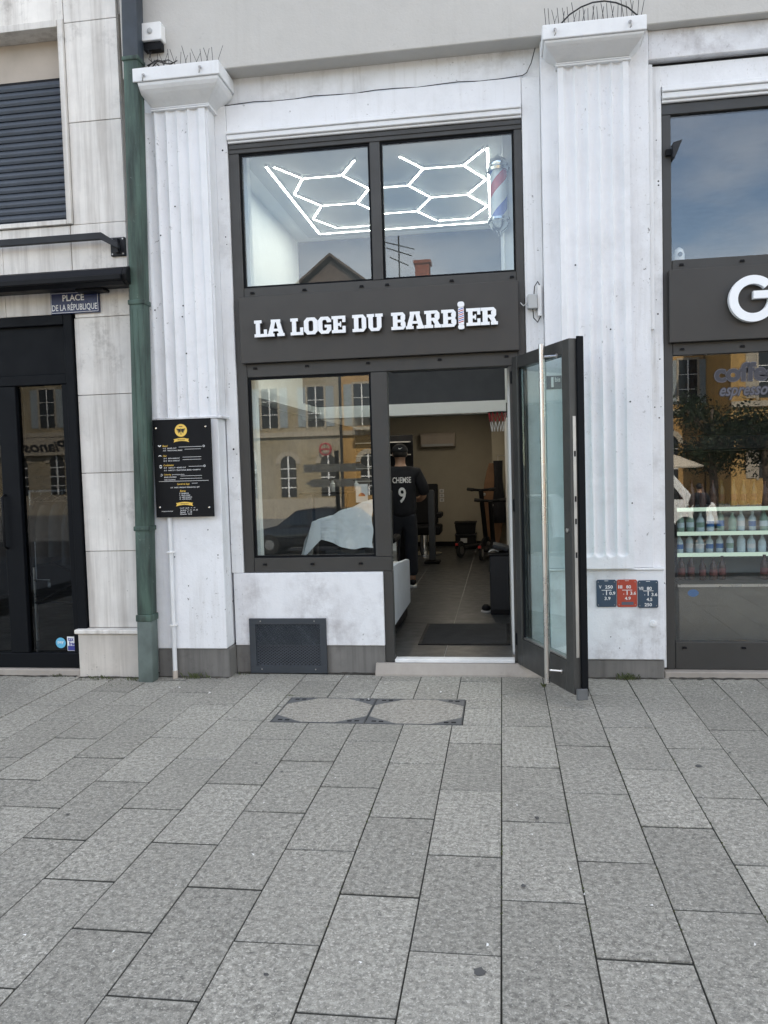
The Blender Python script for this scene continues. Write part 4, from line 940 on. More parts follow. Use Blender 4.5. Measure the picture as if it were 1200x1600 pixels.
t = thing('wedge_reflection', 'small added dark wedge imitating a reflection at the left edge of the upper cafe window', 'dark wedge', (1.22, 0, 3.60))  # added solid wedge, imitates a dark shape reflected in the pane
obj('housing', MB().prism([(1.199, 3.60), (1.212, 3.60), (1.262, 3.715), (1.199, 3.70)], -.05, .017), 'dark_grey', t, bevel=.003); obj('mount', B(1.16, 1.198, -.01, .017, 3.63, 3.67), 'black', t)

# ------------------------------------------------------------------ barber shop interior
XL, XR, FZ, BY = -2.34, .055, .108, 8.5
fl = struct(obj('shop_floor', B(XL, XR, .092, BY, -.05, FZ-.006), 'grout'))
tx = [XL, -2.26, -1.66, -1.06, -.46, XR]; ty = [.092, 1.42, 2.62, 3.82, 5.02, 6.22, 7.42, BY]
for i in range(len(tx)-1):
    for j in range(len(ty)-1): obj('floor_tile', B(tx[i]+.0035, tx[i+1]-.0035, ty[j]+.0035, ty[j+1]-.0035, FZ-.0055, FZ), 'tile', fl)
struct(obj('shop_wall_left', B(XL-.1, XL, .29, BY, -.05, 4.5), 'interior_white')); struct(obj('shop_wall_right', B(XR, XR+.08, .29, BY, -.05, 4.5), 'interior_white'))
struct(obj('shop_wall_front', MB().box(XL, -1.97, .285, .30, -.05, 4.5).box(.19, XR+.2, .285, .30, -.05, 4.5) if False else B(XL, -1.97, .284, .32, -.05, 4.5), 'interior_white'))
struct(obj('added_panelling', B(XL+.0005, XL+.02, .33, BY-.02, FZ, 2.188), 'dark_wall')); struct(obj('shop_wall_back', B(XL, XR, BY, BY+.1, -.05, 2.6), 'cream_wall')); struct(obj('skirting', B(XL, XR, BY-.015, BY-.001, FZ, FZ+.08), 'black'))  # dark panelling added on the left wall so the pane's reflections stand out
struct(obj('shop_ceiling', MB().box(XL, XR, .29, 3.72, 4.24, 4.34), 'interior_white'))
struct(obj('ceiling_panel', B(-2.16, XR-.002, .85, 3.42, 4.226, 4.239), 'ceiling_panel'))
struct(obj('mezzanine_front', B(XL, XR, 3.602, 3.70, 2.275, 4.238), 'dark_wall')); struct(obj('mezzanine_edge', B(XL, XR, 3.45, 3.70, 2.14, 2.272), 'interior_white'))
struct(obj('rear_ceiling', B(XL, XR, 3.702, BY, 2.42, 2.5), 'ceiling_grey')); struct(obj('side_bulkhead', B(XL+.002, -2.10, .33, 3.448, 2.19, 2.26), 'interior_white'))
struct(obj('rear_pier', B(-.16, XR-.001, 7.9, BY-.001, FZ, 2.418), 'cream_wall'))
struct(obj('front_pillar', MB().box(-1.962, -1.885, .20, .283, FZ, 4.2), 'interior_white'))
struct(obj('door_head_box', B(-.82, .06, .10, .34, 2.27, 2.40), 'dark_wall'))
t = thing('alarm_box', 'white alarm box with red button on the pillar inside the window', 'alarm', (-1.91, .18, 1.52))
obj('box', B(-1.955, -1.895, .165, .199, 1.525, 1.705), 'white_plastic', t, bevel=.004); obj('button', B(-1.93, -1.912, .158, .164, 1.545, 1.62), 'red', t)
# hexagon ceiling light
t = thing('hexagon_ceiling_light', 'white honeycomb LED light on the high shop ceiling', 'ceiling light', (-1.0, 2.1, 4.12))
A_ = [-1.93, -1.75, -1.38, -1.20, -.82, -.64, -.28, -.09]; RY = [1.12, 1.46, 1.86, 2.25, 2.65, 3.03]
def led_tube(nm, p, q, w=.0085):
    d = (q-p).normalized(); sd_ = Vector((-d.y, d.x, 0))*w; up = Vector((0, 0, .022))
    lo = [p-sd_, p+sd_, q+sd_, q-sd_]
    h = obj(nm, MB().add(lo+[v+up for v in lo], [(0, 3, 2, 1), (4, 5, 6, 7), (0, 1, 5, 4), (1, 2, 6, 5), (2, 3, 7, 6), (3, 0, 4, 7)]), 'white_plastic', t)
    dn = Vector((0, 0, -.003)); lo = [v*1 for v in lo]
    obj('diffuser', MB().add([v+dn*.4 for v in lo], [(1, 2, 3, 0)] if sd_.cross(d).z < 0 else [(0, 3, 2, 1)]), 'led', h)
E_ = [((0,0),(1,1)),((1,1),(2,1)),((2,1),(3,0)),((1,1),(0,2)),((0,2),(1,3)),((2,1),(3,2)),((3,2),(2,3)),((1,3),(2,3)),((1,3),(0,4)),((0,4),(1,5)),((1,5),(2,5)),((2,3),(3,4)),((2,5),(3,4)),
      ((3,2),(4,2)),((4,0),(5,1)),((5,1),(6,1)),((6,1),(7,0)),((5,1),(4,2)),((4,2),(5,3)),((6,1),(7,2)),((7,2),(6,3)),((5,3),(6,3)),((5,3),(4,4)),((3,4),(4,4)),((4,4),(5,5)),((6,3),(7,4)),((7,4),(6,5)),((5,5),(6,5))]
for (a, bb) in E_:
    p, q = Vector((A_[a[0]], RY[a[1]], 4.203)), Vector((A_[bb[0]], RY[bb[1]], 4.203)); d = (q-p).normalized()*.012
    led_tube('tube', p+d, q-d)
for p, q in (((-1.985, 1.10), (-1.985, 3.20)), ((-1.985, 3.20), (-.065, 3.20)), ((-.065, 3.20), (-.065, 1.10))): led_tube('border_tube', Vector((*p, 4.200)), Vector((*q, 4.200)), .0095)
# spots on the ceilings
for k, (x, y, z) in enumerate(((-.55, 4.6, 2.42), (-1.4, 4.6, 2.42), (-.75, 6.8, 2.42))):
    s = thing('ceiling_spot', ('recessed spot lamp in the low rear ceiling, front right', 'recessed spot lamp in the low rear ceiling, front left', 'recessed spot lamp in the low rear ceiling, near the back wall')[k], 'spot lamp', (x, y, z), 'spots in the low ceiling')
    obj('ring', MB().lathe([(.045, 0), (.042, -.008), (.03, -.008)], (x, y, z-.001), 18), 'white_plastic', s, smooth=SM); obj('bulb', MB().lathe([(.034, -.0095), (.030, -.012)], (x, y, z), 14), 'spot_led', s)
# barber pole
t = thing('barber_pole', 'striped barber pole with chrome ends inside the upper right pane', 'barber pole', (.03, .25, 3.2))
pc = (.018, .25); pzb, pzt = 3.36, 3.70
obj('top_cap', MB().lathe([(.082, .0), (.086, .02), (.070, .035), (.075, .05), (.062, .085), (.03, .105), (.012, .112), (.005, .125)], (*pc, pzt), 24), 'chrome', t, smooth=SM)
obj('bottom_cap', MB().lathe([(.005, -.125), (.012, -.112), (.035, -.10), (.066, -.07), (.078, -.04), (.070, -.03), (.086, -.018), (.082, .0)], (*pc, pzb), 24), 'chrome', t, smooth=SM)
cy = obj('cylinder', MB().lathe([(.062, pzb), (.062, pzt)], (*pc, 0), 32), 'white_plastic', t, smooth=SM)
for k, mt in enumerate(('red', 'blue')):
    mb = MB(); n = 36; w = .095
    for turn in (0,):
        pass
    vs = []
    for i in range(n+1):
        a = 2*PI*i/n*1.0; z = (k*.19+.24*a/(2*PI)) % .48
        vs.append(a)
    fs = []
    for i in range(n):
        for j in range(-1, 2):
            a0, a1 = 2*PI*i/n, 2*PI*(i+1)/n
            za = pzb-.09+.40*j+k*.17+.40*a0/(2*PI)*1.0; zb_ = za+.40/n
            q = [(a0, za), (a1, zb_), (a1, zb_+w), (a0, za+w)]
            q = [(a, min(max(z, pzb+.001), pzt-.001)) for a, z in q]
            if max(z for _, z in q)-min(z for _, z in q) < .004: continue
            mb.add([(pc[0]+.0628*math.cos(a), pc[1]+.0628*math.sin(a), z) for a, z in q], [(0, 1, 2, 3)])
    obj('stripe', mb, mt, cy, smooth=True)
obj('glass_tube', MB().lathe([(.076, pzb+.001), (.076, pzt-.001)], (*pc, 0), 28), 'glass_tube', t, smooth=SM)
obj('wall_arm', MB().tube([(pc[0]+.05, pc[1], pzt+.05), (.056, pc[1]+.01, pzt+.05)], .015, 8), 'chrome', t); obj('cable_cover', B(.028, .048, .262, .284, 2.6, pzb-.08), 'white_plastic', t)
# reception bench with white side beside the door
t = thing('reception_counter', 'low white sided counter with black plinth just inside the doorway', 'counter', (-1.3, 1.1, FZ))
obj('plinth', B(-1.75, -.935, .36, 1.80, FZ+.001, .235), 'black', t)
obj('white_front', MB().prism_axis([(.34, .237), (1.80, .237), (1.80, .645), (1.72, .665), (.9, .725), (.34, .745)], -.935, -.900, 'x'), 'cloth_white', t, bevel=.004)
obj('body', MB().prism_axis([(.345, .238), (1.79, .238), (1.79, .635), (.345, .735)], -1.75, -.937, 'x'), 'white_plastic', t)
# barber chair under a white sheet, behind the window
t = thing('barber_chair', 'black barber chair under a white sheet behind the window', 'chair', (-1.33, 2.3, FZ))
ox, oy = -1.42, 2.35
obj('base', MB().lathe([(.28, 0), (.28, .03), (.10, .06), (.06, .10), (.06, .38)], (ox, oy, FZ), 24), 'chrome', t, smooth=SM)
obj('seat', B(ox-.27, ox+.27, oy-.28, oy+.28, .49, .62), 'black', t, bevel=.03, seg=3); obj('backrest', MB().prism_axis([(oy+.22, .60), (oy+.32, .60), (oy+.42, 1.30), (oy+.33, 1.30)], ox-.25, ox+.25, 'x'), 'black', t, bevel=.02)
for s in (-1, 1): obj('armrest', B(ox+s*.31-.035, ox+s*.31+.035, oy-.25, oy+.22, .78, .84), 'black', t, bevel=.015); obj('arm_post', B(ox+s*.31-.02, ox+s*.31+.02, oy-.05, oy+.05, .55, .779), 'chrome', t)
obj('footrest', B(ox-.18, ox+.18, oy-.55, oy-.40, .25, .28), 'chrome', t); obj('footrest_arm', B(ox-.03, ox+.03, oy-.42, oy-.2, .24, .49), 'chrome', t)
t = thing('till_stand', 'dark stand under the white dust sheet behind the window', 'stand', (-1.35, .9, .736))
obj('cabinet', MB().prism([(-1.56, .737), (-1.10, .737), (-1.10, 1.215), (-1.18, 1.22), (-1.56, 1.085)], .80, 1.12), 'black', t, bevel=.01); obj('drawer', B(-1.50, -1.16, .79, .799, .76, .86), 'dark_grey', t, bevel=.003)
from mathutils import noise as mn
def wr(x, y, z, a=.012): return a*mn.noise(Vector((x*9, y*9, z*5)))+a*.5*mn.noise(Vector((x*22, y*20, z*11)))
def shfn(u, v):
    x = -1.60+.52*u; top = 1.105+.15*min(1, max(0, (u-.05)/.80))+.006*math.sin(u*17)
    if v < .35:      # back drop and top
        yy = 1.16-.40*(v/.35); z = top+.004*math.sin(v*40+u*9)
    else:            # front drop
        w = (v-.35)/.65; bot = .945-.09*u+.02*math.sin(u*8); z = top+(bot-top)*w; yy = .76-.012*math.sin(u*26+w*2)*w-.015*w
    w2 = wr(x, yy+v, z, .011); return (x+.006*math.sin(v*19), yy-abs(w2)*(v > .35), z+w2*.5*(v < .35)+.006*mn.noise(Vector((u*4, v*3, 0))))
t = thing('dust_sheet', 'white sheet draped over the stand behind the shop window', 'sheet', (-1.35, .9, .79))
obj('top_and_front', MB().sheet(shfn, 60, 60), 'cloth_white', t, smooth=True)
obj('side_flap', MB().sheet(lambda u, v: (-1.60-.11*v-.014*math.sin(u*11+v*3)*v-.03*mn.noise(Vector((u*5, v*3, 2)))*v, .755+.405*u, 1.104-.315*v-.02*math.sin(u*9)*v), 16, 14), 'cloth_white', t, smooth=True)
obj('corner_fold', MB().sheet(lambda u, v: (-1.602+.075*u-.085*v*(1-u), .752-.012*math.sin(u*PI)-.01*v, 1.10+.01*u-(.31*(1-u)+.16*u)*v), 8, 12), 'cloth_white', t, smooth=True)
# little bottles and card on the window shelf
for k, (x, h) in enumerate(((-1.70, .13), (-1.42, .12), (-1.20, .15))):
    o = thing('pump_bottle', ('white pump bottle near the left end of the shelf behind the window', 'white pump bottle in the middle of the shelf behind the window', 'white pump bottle near the right end of the shelf behind the window')[k], 'bottle', (x, 2.06, 1.30), 'pump bottles behind the window')
    obj('body', MB().lathe([(.026, 0), (.028, .01), (.028, h*.7), (.012, h*.82), (.012, h)], (x-.25, 3.30, 1.281), 12), 'white_plastic', o, smooth=SM); obj('nozzle', B(x-.29, x-.238, 3.29, 3.31, 1.281+h, 1.293+h), 'black', o)
t = thing('wall_shelf', 'dark wall shelf deep behind the shop window', 'shelf', (-1.75, 3.3, 1.26)); obj('board', B(XL+.001, -1.30, 3.18, 3.44, 1.255, 1.28), 'black', t, bevel=.003)
for x in (-2.2, -1.5): obj('leg', B(x, x+.03, 3.3, 3.33, FZ, 1.254), 'black', t)
t = thing('poster_card', 'white card with orange half circle standing behind the shop window', 'card', (-1.30, .72, 1.02))
obj('card', B(-1.315, -1.205, 1.30, 1.306, 1.235, 1.40).xf(Matrix.Translation((0, 0, 0))), 'enamel_white', t)
hc = [(-1.26+.032*math.cos(a*PI/12), 1.29+.032*math.sin(a*PI/12)) for a in range(13)]
plain('orange', (.62, .16, .05), .6, 0, .05)
obj('half_circle', MB().add([(x, 1.2985, z) for x, z in hc], [tuple(range(13))]), 'orange', t); obj('stand', B(-1.275, -1.245, 1.307, 1.33, 1.0, 1.30), 'black', t)
t = thing('side_table', 'small dark table behind the dust sheet', 'table', (-1.26, 1.32, FZ)); obj('top', B(-1.42, -1.10, 1.24, 1.45, .975, .999), 'black', t)
obj('leg', B(-1.41, -1.38, 1.26, 1.43, .64, .974), 'black', t); obj('leg', B(-1.14, -1.11, 1.26, 1.43, .64, .974), 'black', t)
# door mat
t = thing('door_mat', 'black rectangular door mat just inside the open door', 'mat', (-.35, .9, FZ))
obj('pile', B(-.675, .015, .53, 1.33, FZ+.0005, FZ+.010), 'mat_black', t, bevel=.003); em_ = MB()
for q in ((-.70, .04, .505, .529), (-.70, .04, 1.331, 1.355), (-.70, -.676, .529, 1.331), (.016, .04, .529, 1.331)): em_.box(q[0], q[1], q[2], q[3], FZ+.0005, FZ+.007)
obj('rubber_edge', em_, 'black', t)
# black storage box with towel
t = thing('storage_box', 'tall black storage box beside the right wall of the shop', 'box', (-.04, 2.05, FZ))
obj('body', B(-.135, .05, 1.82, 2.30, FZ+.002, .672), 'dark_grey', t, bevel=.012, seg=2); obj('plinth', B(-.128, .045, 1.812, 1.819, FZ+.001, .16), 'black', t); obj('lid', B(-.14, .052, 1.81, 2.31, .674, .692), 'black', t, bevel=.004)
t = thing('towel', 'pale grey towel hanging over the black storage box', 'towel', (-.14, 1.95, .5))
obj('fold', MB().sheet(lambda u, v: ((-.145-.012*math.sin(v*4), 1.86+.12*u, .70-.20*v) if v > .0 else (-.145, 1.86+.12*u, .70)), 8, 10), 'cloth_grey', t, smooth=True); obj('top_fold', MB().sheet(lambda u, v: (-.145+.10*v, 1.86+.12*u+.01*math.sin(v*9), .702+.022*math.sin(PI*v)), 8, 8), 'cloth_grey', t, smooth=True)
t = thing('case', 'dark grey case lying tilted on the black storage box', 'case', (-.03, 2.0, .70)); obj('shell', B(-.11, .05, 1.90, 2.2, .695, .735).xf(Matrix.Translation((0, 0, .715)) @ Matrix.Rotation(math.radians(14), 4, 'Y') @ Matrix.Translation((0, 0, -.700))), 'dark_grey', t, bevel=.01)
t = thing('shoe', 'black and white shoe on the floor beside the storage box', 'shoe', (-.17, 1.98, FZ))
obj('upper', MB().lathe([(.03, 0), (.045, .01), (.04, .04), (.02, .06)], (-.18, 1.98, FZ+.014), 12), 'black', t, smooth=True); obj('sole', MB().lathe([(.050, 0), (.050, .013)], (-.18, 1.98, FZ+.001), 14), 'rubber_white', t)
# air conditioner, sockets
t = thing('air_conditioner', 'white wall air conditioner high on the cream back wall', 'air conditioner', (-1.1, 8.4, 1.87))
obj('body', MB().prism_axis([(8.30, 1.93), (8.34, 1.87), (8.499, 1.865), (8.499, 2.12), (8.32, 2.12), (8.295, 2.08)], -1.41, -.80, 'x'), 'beige', t, bevel=.01); obj('louvre', B(-1.38, -.83, 8.289, 8.30, 1.885, 1.925), 'grey_plastic', t)
for k, z in enumerate((.90, .98, 1.06)): t = thing('wall_socket', ('lowest white socket on the cream back wall', 'middle white socket on the cream back wall', 'topmost white socket on the cream back wall')[k], 'socket', (-1.07, 8.49, z), 'sockets on the back wall'); obj('plate', B(-1.11, -1.03, 8.49, 8.4995, z, z+.065), 'white_plastic', t, bevel=.002); obj('insert', B(-1.09, -1.05, 8.486, 8.4895, z+.015, z+.05), 'grey_plastic', t)
# mirror / display panel beside the barber
t = thing('display_rack', 'black wall rack with thin white shelf lines behind the barber', 'rack', (-1.6, 4.9, FZ))
obj('board', B(-1.95, -1.17, 4.86, 4.90, FZ, 1.97), 'black', t, bevel=.004)
for z in (1.36, 1.53, 1.70, 1.87): obj('shelf', B(-1.94, -1.20, 4.80, 4.859, z, z+.012), 'grey_plastic', t)
# barber chair in use at the left, plus its tall trolley
t = thing('salon_chair', 'black salon chair with steel foot deep in the shop', 'chair', (-1.25, 7.0, FZ))
obj('seat', B(-1.55, -.98, 6.8, 7.35, .45, .60), 'black', t, bevel=.03, seg=2); obj('backrest', MB().prism_axis([(7.25, .60), (7.35, .60), (7.45, 1.25), (7.35, 1.25)], -1.52, -1.05, 'x'), 'black', t, bevel=.02)
obj('armrest', B(-1.04, -.96, 6.82, 7.25, .72, .80), 'black', t, bevel=.012); obj('armrest', B(-1.60, -1.52, 6.82, 7.25, .72, .80), 'black', t, bevel=.012); obj('foot', MB().lathe([(.28, 0), (.28, .03), (.07, .07), (.06, .34)], (-1.27, 7.08, FZ), 20), 'chrome', t, smooth=SM)
t = thing('tower_heater', 'slim dark upright panel standing beside the barber', 'panel', (-1.04, 6.0, FZ))
obj('column', MB().prism(rrect(-1.09, -.995, FZ+.04, 1.19, .03), 5.95, 6.05), 'slate_grey', t, bevel=.008); obj('foot', B(-1.16, -.93, 5.88, 6.12, FZ+.001, FZ+.038), 'black', t, bevel=.008)
# bins
t = thing('storage_bin', 'open black plastic bin stacked on top of another bin', 'bin', (-.64, 8.0, .36), 'stacked bins')
obj('tub', MB().prism([(-.79, .365), (-.48, .365), (-.455, .545), (-.815, .545)], 7.85, 8.2), 'black', t, bevel=.01); obj('rim', B(-.825, -.445, 7.84, 8.21, .547, .57), 'black', t, bevel=.004)
t = thing('storage_bin', 'black plastic bin on the floor with pale label, under another bin', 'bin', (-.64, 8.0, FZ), 'stacked bins')
obj('tub', B(-.81, -.46, 7.85, 8.2, FZ+.001, .345), 'black', t, bevel=.01); obj('lid', B(-.82, -.45, 7.84, 8.21, .346, .363), 'dark_grey', t, bevel=.004); obj('label_card', B(-.72, -.61, 7.846, 7.8495, .22, .30), 'grey_plastic', t)
# electric scooters
def scooter(x, y, rz, lab, hgt):
    t = thing('electric_scooter', lab, 'scooter', (x, y, FZ), 'electric scooters parked in the shop')
    M_ = Matrix.Translation((x, y, FZ)) @ Matrix.Rotation(rz, 4, 'Z')
    def p(n, mb, m, par=t, **k): return obj(n, mb.xf(M_), m, par, **k)
    wv = [(.07, -.022), (.108, -.02), (.115, 0), (.108, .02), (.07, .022)]
    for wx in (-.42, .42):
        w = p('wheel', MB().lathe([(r, h) for r, h in wv], (wx, 0, .117), 22, 'y'), 'tyre', smooth=SM); p('hub', MB().lathe([(.065, -.024), (.065, .024)], (wx, 0, .117), 16, 'y'), 'worn_steel', w)
        p('mudguard', MB().tube([(wx-.12*math.cos(a), 0, .117+.128*math.sin(a)) for a in (.5, .9, 1.3, 1.7, 2.1)], .018, 6), 'black')
    p('deck', B(-.34, .24, -.075, .075, .12, .17), 'black', bevel=.012); p('neck', MB().tube([(.22, 0, .15), (.36, 0, .24)], .032, 8), 'black')
    p('stem', MB().tube([(.38, 0, .20), (.25, 0, hgt)], .038, 10), 'black', smooth=SM); hb = p('handlebar', MB().tube([(.27, -.25, hgt+.02), (.27, 0, hgt), (.27, .25, hgt+.02)], .022, 8), 'black', smooth=SM)
    for s in (-1, 1): p('grip', MB().tube([(.27, s*.15, hgt+.012), (.27, s*.26, hgt+.021)], .027, 8), 'tyre', hb); p('brake_lever', MB().tube([(.29, s*.12, hgt), (.33, s*.19, hgt-.012), (.335, s*.23, hgt-.015)], .006, 5), 'black', hb)
    p('headlight', MB().lathe([(.022, 0), (.026, .03)], (.33, 0, hgt-.07), 12, 'x'), 'grey_plastic'); p('rear_light', B(-.55, -.53, -.02, .02, .20, .235), 'red')
scooter(-.46, 7.0, math.radians(62), 'black electric scooter nearer the back wall bins', 1.02)
scooter(-.24, 6.6, math.radians(78), 'black electric scooter nearer the right wall', .86)
t = thing('surfboard', 'brown wooden board leaning upright in the back right corner', 'board', (-.12, 7.6, FZ))
bp = [(-.30+.0, .15)]; prf = []
for k in range(13):
    s = k/12; prf.append((.17*math.sin(PI*(.08+.86*s))**.7, FZ+.01+1.45*s))
obj('plank', MB().prism([(-.16+w, z) for w, z in prf]+[(-.16-w, z) for w, z in prf[::-1]], 7.72, 7.75).xf(Matrix.Translation((0, 7.7, FZ)) @ Matrix.Rotation(math.radians(-4), 4, 'X') @ Matrix.Translation((0, -7.7, -FZ))), 'wood', t, bevel=.006)
t = thing('coat', 'long black coat hanging near the back right corner', 'coat', (-.10, 7.4, .6))
obj('cloth', MB().sheet(lambda u, v: (-.06+(.10*(1-.3*v)+.01*math.sin(v*7))*math.cos(2*PI*u), 7.45+.07*math.sin(2*PI*u)+.012*math.sin(u*25), .58+1.02*v), 20, 14), 'fabric_black', t, smooth=True); obj('hook', MB().tube([(-.06, 7.45, 1.58), (-.06, 7.45, 1.68), (.05, 7.45, 1.68)], .008, 6), 'steel', t)
# basketball hoop on the right wall
t = thing('basketball_hoop', 'small basketball hoop with red and white net on the right wall', 'hoop', (-.05, 1.0, 1.85))
hc_ = (-.028, 1.05, 1.985); hr = .078
obj('rim', MB().tube([(hc_[0]+hr*math.cos(2*PI*k/24), hc_[1]+hr*math.sin(2*PI*k/24), hc_[2]) for k in range(25)], .005, 6), 'black', t, smooth=True); obj('wall_plate', B(.048, .0545, 1.0, 1.10, 1.94, 2.06), 'black', t)
for k in range(12):
    a = 2*PI*k/12; 
    for s in (-1, 1):
        p1 = [(hc_[0]+hr*(1-.38*v)*math.cos(a+s*v*.55), hc_[1]+hr*(1-.38*v)*math.sin(a+s*v*.55), hc_[2]-.16*v) for v in (0, .25, .5, .75, 1)]
        obj('net_cord', MB().tube(p1[:3], .0022, 4), 'net_red', t); obj('net_cord', MB().tube(p1[2:], .0024, 4), 'enamel_white', t)

# ------------------------------------------------------------------ people
def skin(verts, radii, edges, sub=2):
    me = bpy.data.meshes.new('s'); me.from_pydata(verts, edges, []); o = bpy.data.objects.new('s', me); COL.objects.link(o)
    o.modifiers.new('Skin', 'SKIN'); sm = o.modifiers.new('Sub', 'SUBSURF'); sm.levels = sub; sm.render_levels = sub
    d = me.skin_vertices[0].data
    for i, r in enumerate(radii): d[i].radius = (r, r) if not isinstance(r, tuple) else r; d[i].use_root = (i == 0)
    dg = bpy.context.evaluated_depsgraph_get(); dg.update()
    m2 = bpy.data.meshes.new_from_object(o.evaluated_get(dg)); mb = MB()
    mb.v = [tuple(v.co) for v in m2.vertices]; mb.f = [tuple(p.vertices) for p in m2.polygons]
    bpy.data.objects.remove(o); bpy.data.meshes.remove(me); bpy.data.meshes.remove(m2); return mb
def chain(n0, n): return [(n0+i, n0+i+1) for i in range(n-1)]
def ellipsoid(c, rx, ry, rz, n=16, m=10):
    mb = MB(); vs = []
    for j in range(m+1):
        t_ = PI*j/m
        for i in range(n): vs.append((c[0]+rx*math.sin(t_)*math.cos(2*PI*i/n), c[1]+ry*math.sin(t_)*math.sin(2*PI*i/n), c[2]+rz*math.cos(t_)))
    return mb.add(vs, [(j*n+i, (j+1)*n+i, (j+1)*n+(i+1) % n, j*n+(i+1) % n) for j in range(m) for i in range(n)])
def person(name_label, loc, rz, top, bottom, jersey=None, cap_on=True, h=1.70):
    """local frame: faces +Y, feet at z=0"""
    k = h/1.70; M_ = Matrix.Translation(loc) @ Matrix.Rotation(rz, 4, 'Z') @ Matrix.Scale(k, 4)
    t = thing('person', name_label, 'person', loc)
    # one continuous body: legs, trunk, arms, neck, head
    V_ = [(0,0,.90),(0,-.005,1.08),(0,-.01,1.26),(0,-.012,1.38),(0,0,1.46),(0,.015,1.52),(0,.03,1.60),(0,.03,1.665)]
    R_ = [(.15,.11),(.135,.10),(.155,.105),(.115,.07),.056,.060,.082,.055]
    E2 = chain(0, 8); 
    for s in (-1, 1):
        n0 = len(V_); V_ += [(s*.17,-.01,1.37),(s*.235,-.02,1.22),(s*.275,.02,1.08),(s*.22,.16,1.04),(s*.165,.27,1.05)]; R_ += [.058,.048,.042,.036,.027]; E2 += [(3, n0)]+chain(n0, 5)
        wr = len(V_)-1; V_ += [(s*.14,.33,1.05)]; R_ += [(.034,.018)]; E2 += [(wr, wr+1)]; pm = wr+1
        for f in range(4):
            q = len(V_); bx_ = s*.14+s*(.024-.016*f); V_ += [(bx_,.365,1.05+.002*f),(bx_,.395,1.035),(bx_-.004*s,.405,1.015)]; R_ += [.0095,.0088,.008]; E2 += [(pm, q), (q, q+1), (q+1, q+2)]
        q = len(V_); V_ += [(s*.11,.31,1.04),(s*.095,.345,1.028)]; R_ += [.011,.009]; E2 += [(pm, q), (q, q+1)]
        n0 = len(V_); V_ += [(s*.095,0,.84),(s*.105,.012,.48),(s*.11,-.012,.10),(s*.11,.02,.055),(s*.115,.13,.04)]; R_ += [.085,.058,.042,(.04,.035),(.04,.025)]; E2 += [(0, n0)]+chain(n0, 5)
    body = obj('body', skin(V_, R_, E2).xf(M_), 'skin', t, smooth=True)
    for s in (-1, 1): obj('ear', ellipsoid((s*.080, .02, 1.60), .012, .022, .032, 8, 6).xf(M_), 'skin', body, smooth=True)
    obj('nose', ellipsoid((0, .118, 1.59), .014, .02, .022, 8, 6).xf(M_), 'skin', body, smooth=True)
    for s in (-1, 1): obj('eye', ellipsoid((s*.032, .103, 1.612), .012, .008, .007, 8, 6).xf(M_), 'hair', body, smooth=True)
    obj('mouth', ellipsoid((0, .104, 1.548), .024, .008, .006, 8, 6).xf(M_), 'plate_red', body, smooth=True)
    hm = ellipsoid((0, .012, 1.612), .090, .098, .098, 18, 12); hm.v = [(x, y, max(z, 1.56) if y < .06 else max(z, 1.64)) for x, y, z in hm.v]
    obj('hair', hm.xf(M_), 'hair', t, smooth=True)
    if cap_on:
        cp = ellipsoid((0, .02, 1.628), .099, .110, .096, 20, 12); cp.v = [(x, y, max(z, 1.622)) for x, y, z in cp.v]
        c_ = obj('cap', cp.xf(M_), 'black_matte', t, smooth=True)
        obj('visor', MB().sheet(lambda u, v: ((u-.5)*.17*(1-.25*v), .11+.085*v-.05*(2*u-1)**2, 1.632-.018*v-.01*(2*u-1)**2), 10, 6).xf(M_), 'black_matte', c_, smooth=True)
        if jersey:
            sw = [(-.026, 1.678), (-.020, 1.668), (-.006, 1.667), (.028, 1.690), (-.004, 1.675), (-.014, 1.674), (-.019, 1.681)]
            sw = [(a, z-.012) for a, z in sw]
            obj('logo', MB().add([(x, .02-.110*math.sqrt(max(.05, 1-((z-1.628)/.096)**2-(x/.099)**2))-.004, z) for x, z in sw], [tuple(range(7))]).xf(M_), 'print_white', c_)
    # shirt
    V_ = [(0,0,.80),(0,-.004,.98),(0,-.008,1.14),(0,-.012,1.28),(0,-.012,1.385),(0,.0,1.455)]; R_ = [(.200,.150),(.195,.142),(.198,.142),(.200,.140),(.160,.118),(.080,.076)]; E2 = chain(0, 6)
    for s in (-1, 1):
        n0 = len(V_); V_ += [(s*.185,-.012,1.365),(s*.255,-.022,1.21),(s*.292,.012,1.09)]; R_ += [.085,.078,.076]; E2 += [(4, n0)]+chain(n0, 3)
    sm_ = skin(V_, R_, E2); bv = BVHTree.FromPolygons([Vector(v) for v in sm_.v], sm_.f)
    shirt = obj('jersey', MB().add(sm_.v, sm_.f).xf(M_), top, t, smooth=True)
    if jersey:
        for nm, s, x0, x1, z0, z1 in (('name_print', jersey[0], -.11, .11, 1.255, 1.325), ('number_print', jersey[1], -.045, .045, 1.02, 1.205)):
            tx_ = text(s, x0, x1, z0, z1, 0, 0, .02)
            # cut long triangles finer is not needed at this size: lay each vertex on the cloth
            out = []
            for x, y, z in tx_.v:
                hit = bv.ray_cast(Vector((x, -1, z)), Vector((0, 1, 0))); yy = hit[0].y if hit[0] else -.14
                out.append((x, yy-.008, z))
            tx_.v = out; obj(nm, tx_.xf(M_), 'print_white', shirt)
    # trousers
    V_ = [(0,.0,1.0),(0,0,.86)]; R_ = [(.160,.122),(.172,.132)]; E2 = [(0, 1)]
    for s in (-1, 1):
        n0 = len(V_); V_ += [(s*.098,0,.76),(s*.106,.010,.47),(s*.110,-.008,.12)]; R_ += [.105,.085,.072]; E2 += [(1, n0)]+chain(n0, 3)
    obj('trousers', skin(V_, R_, E2).xf(M_), bottom, t, smooth=True)
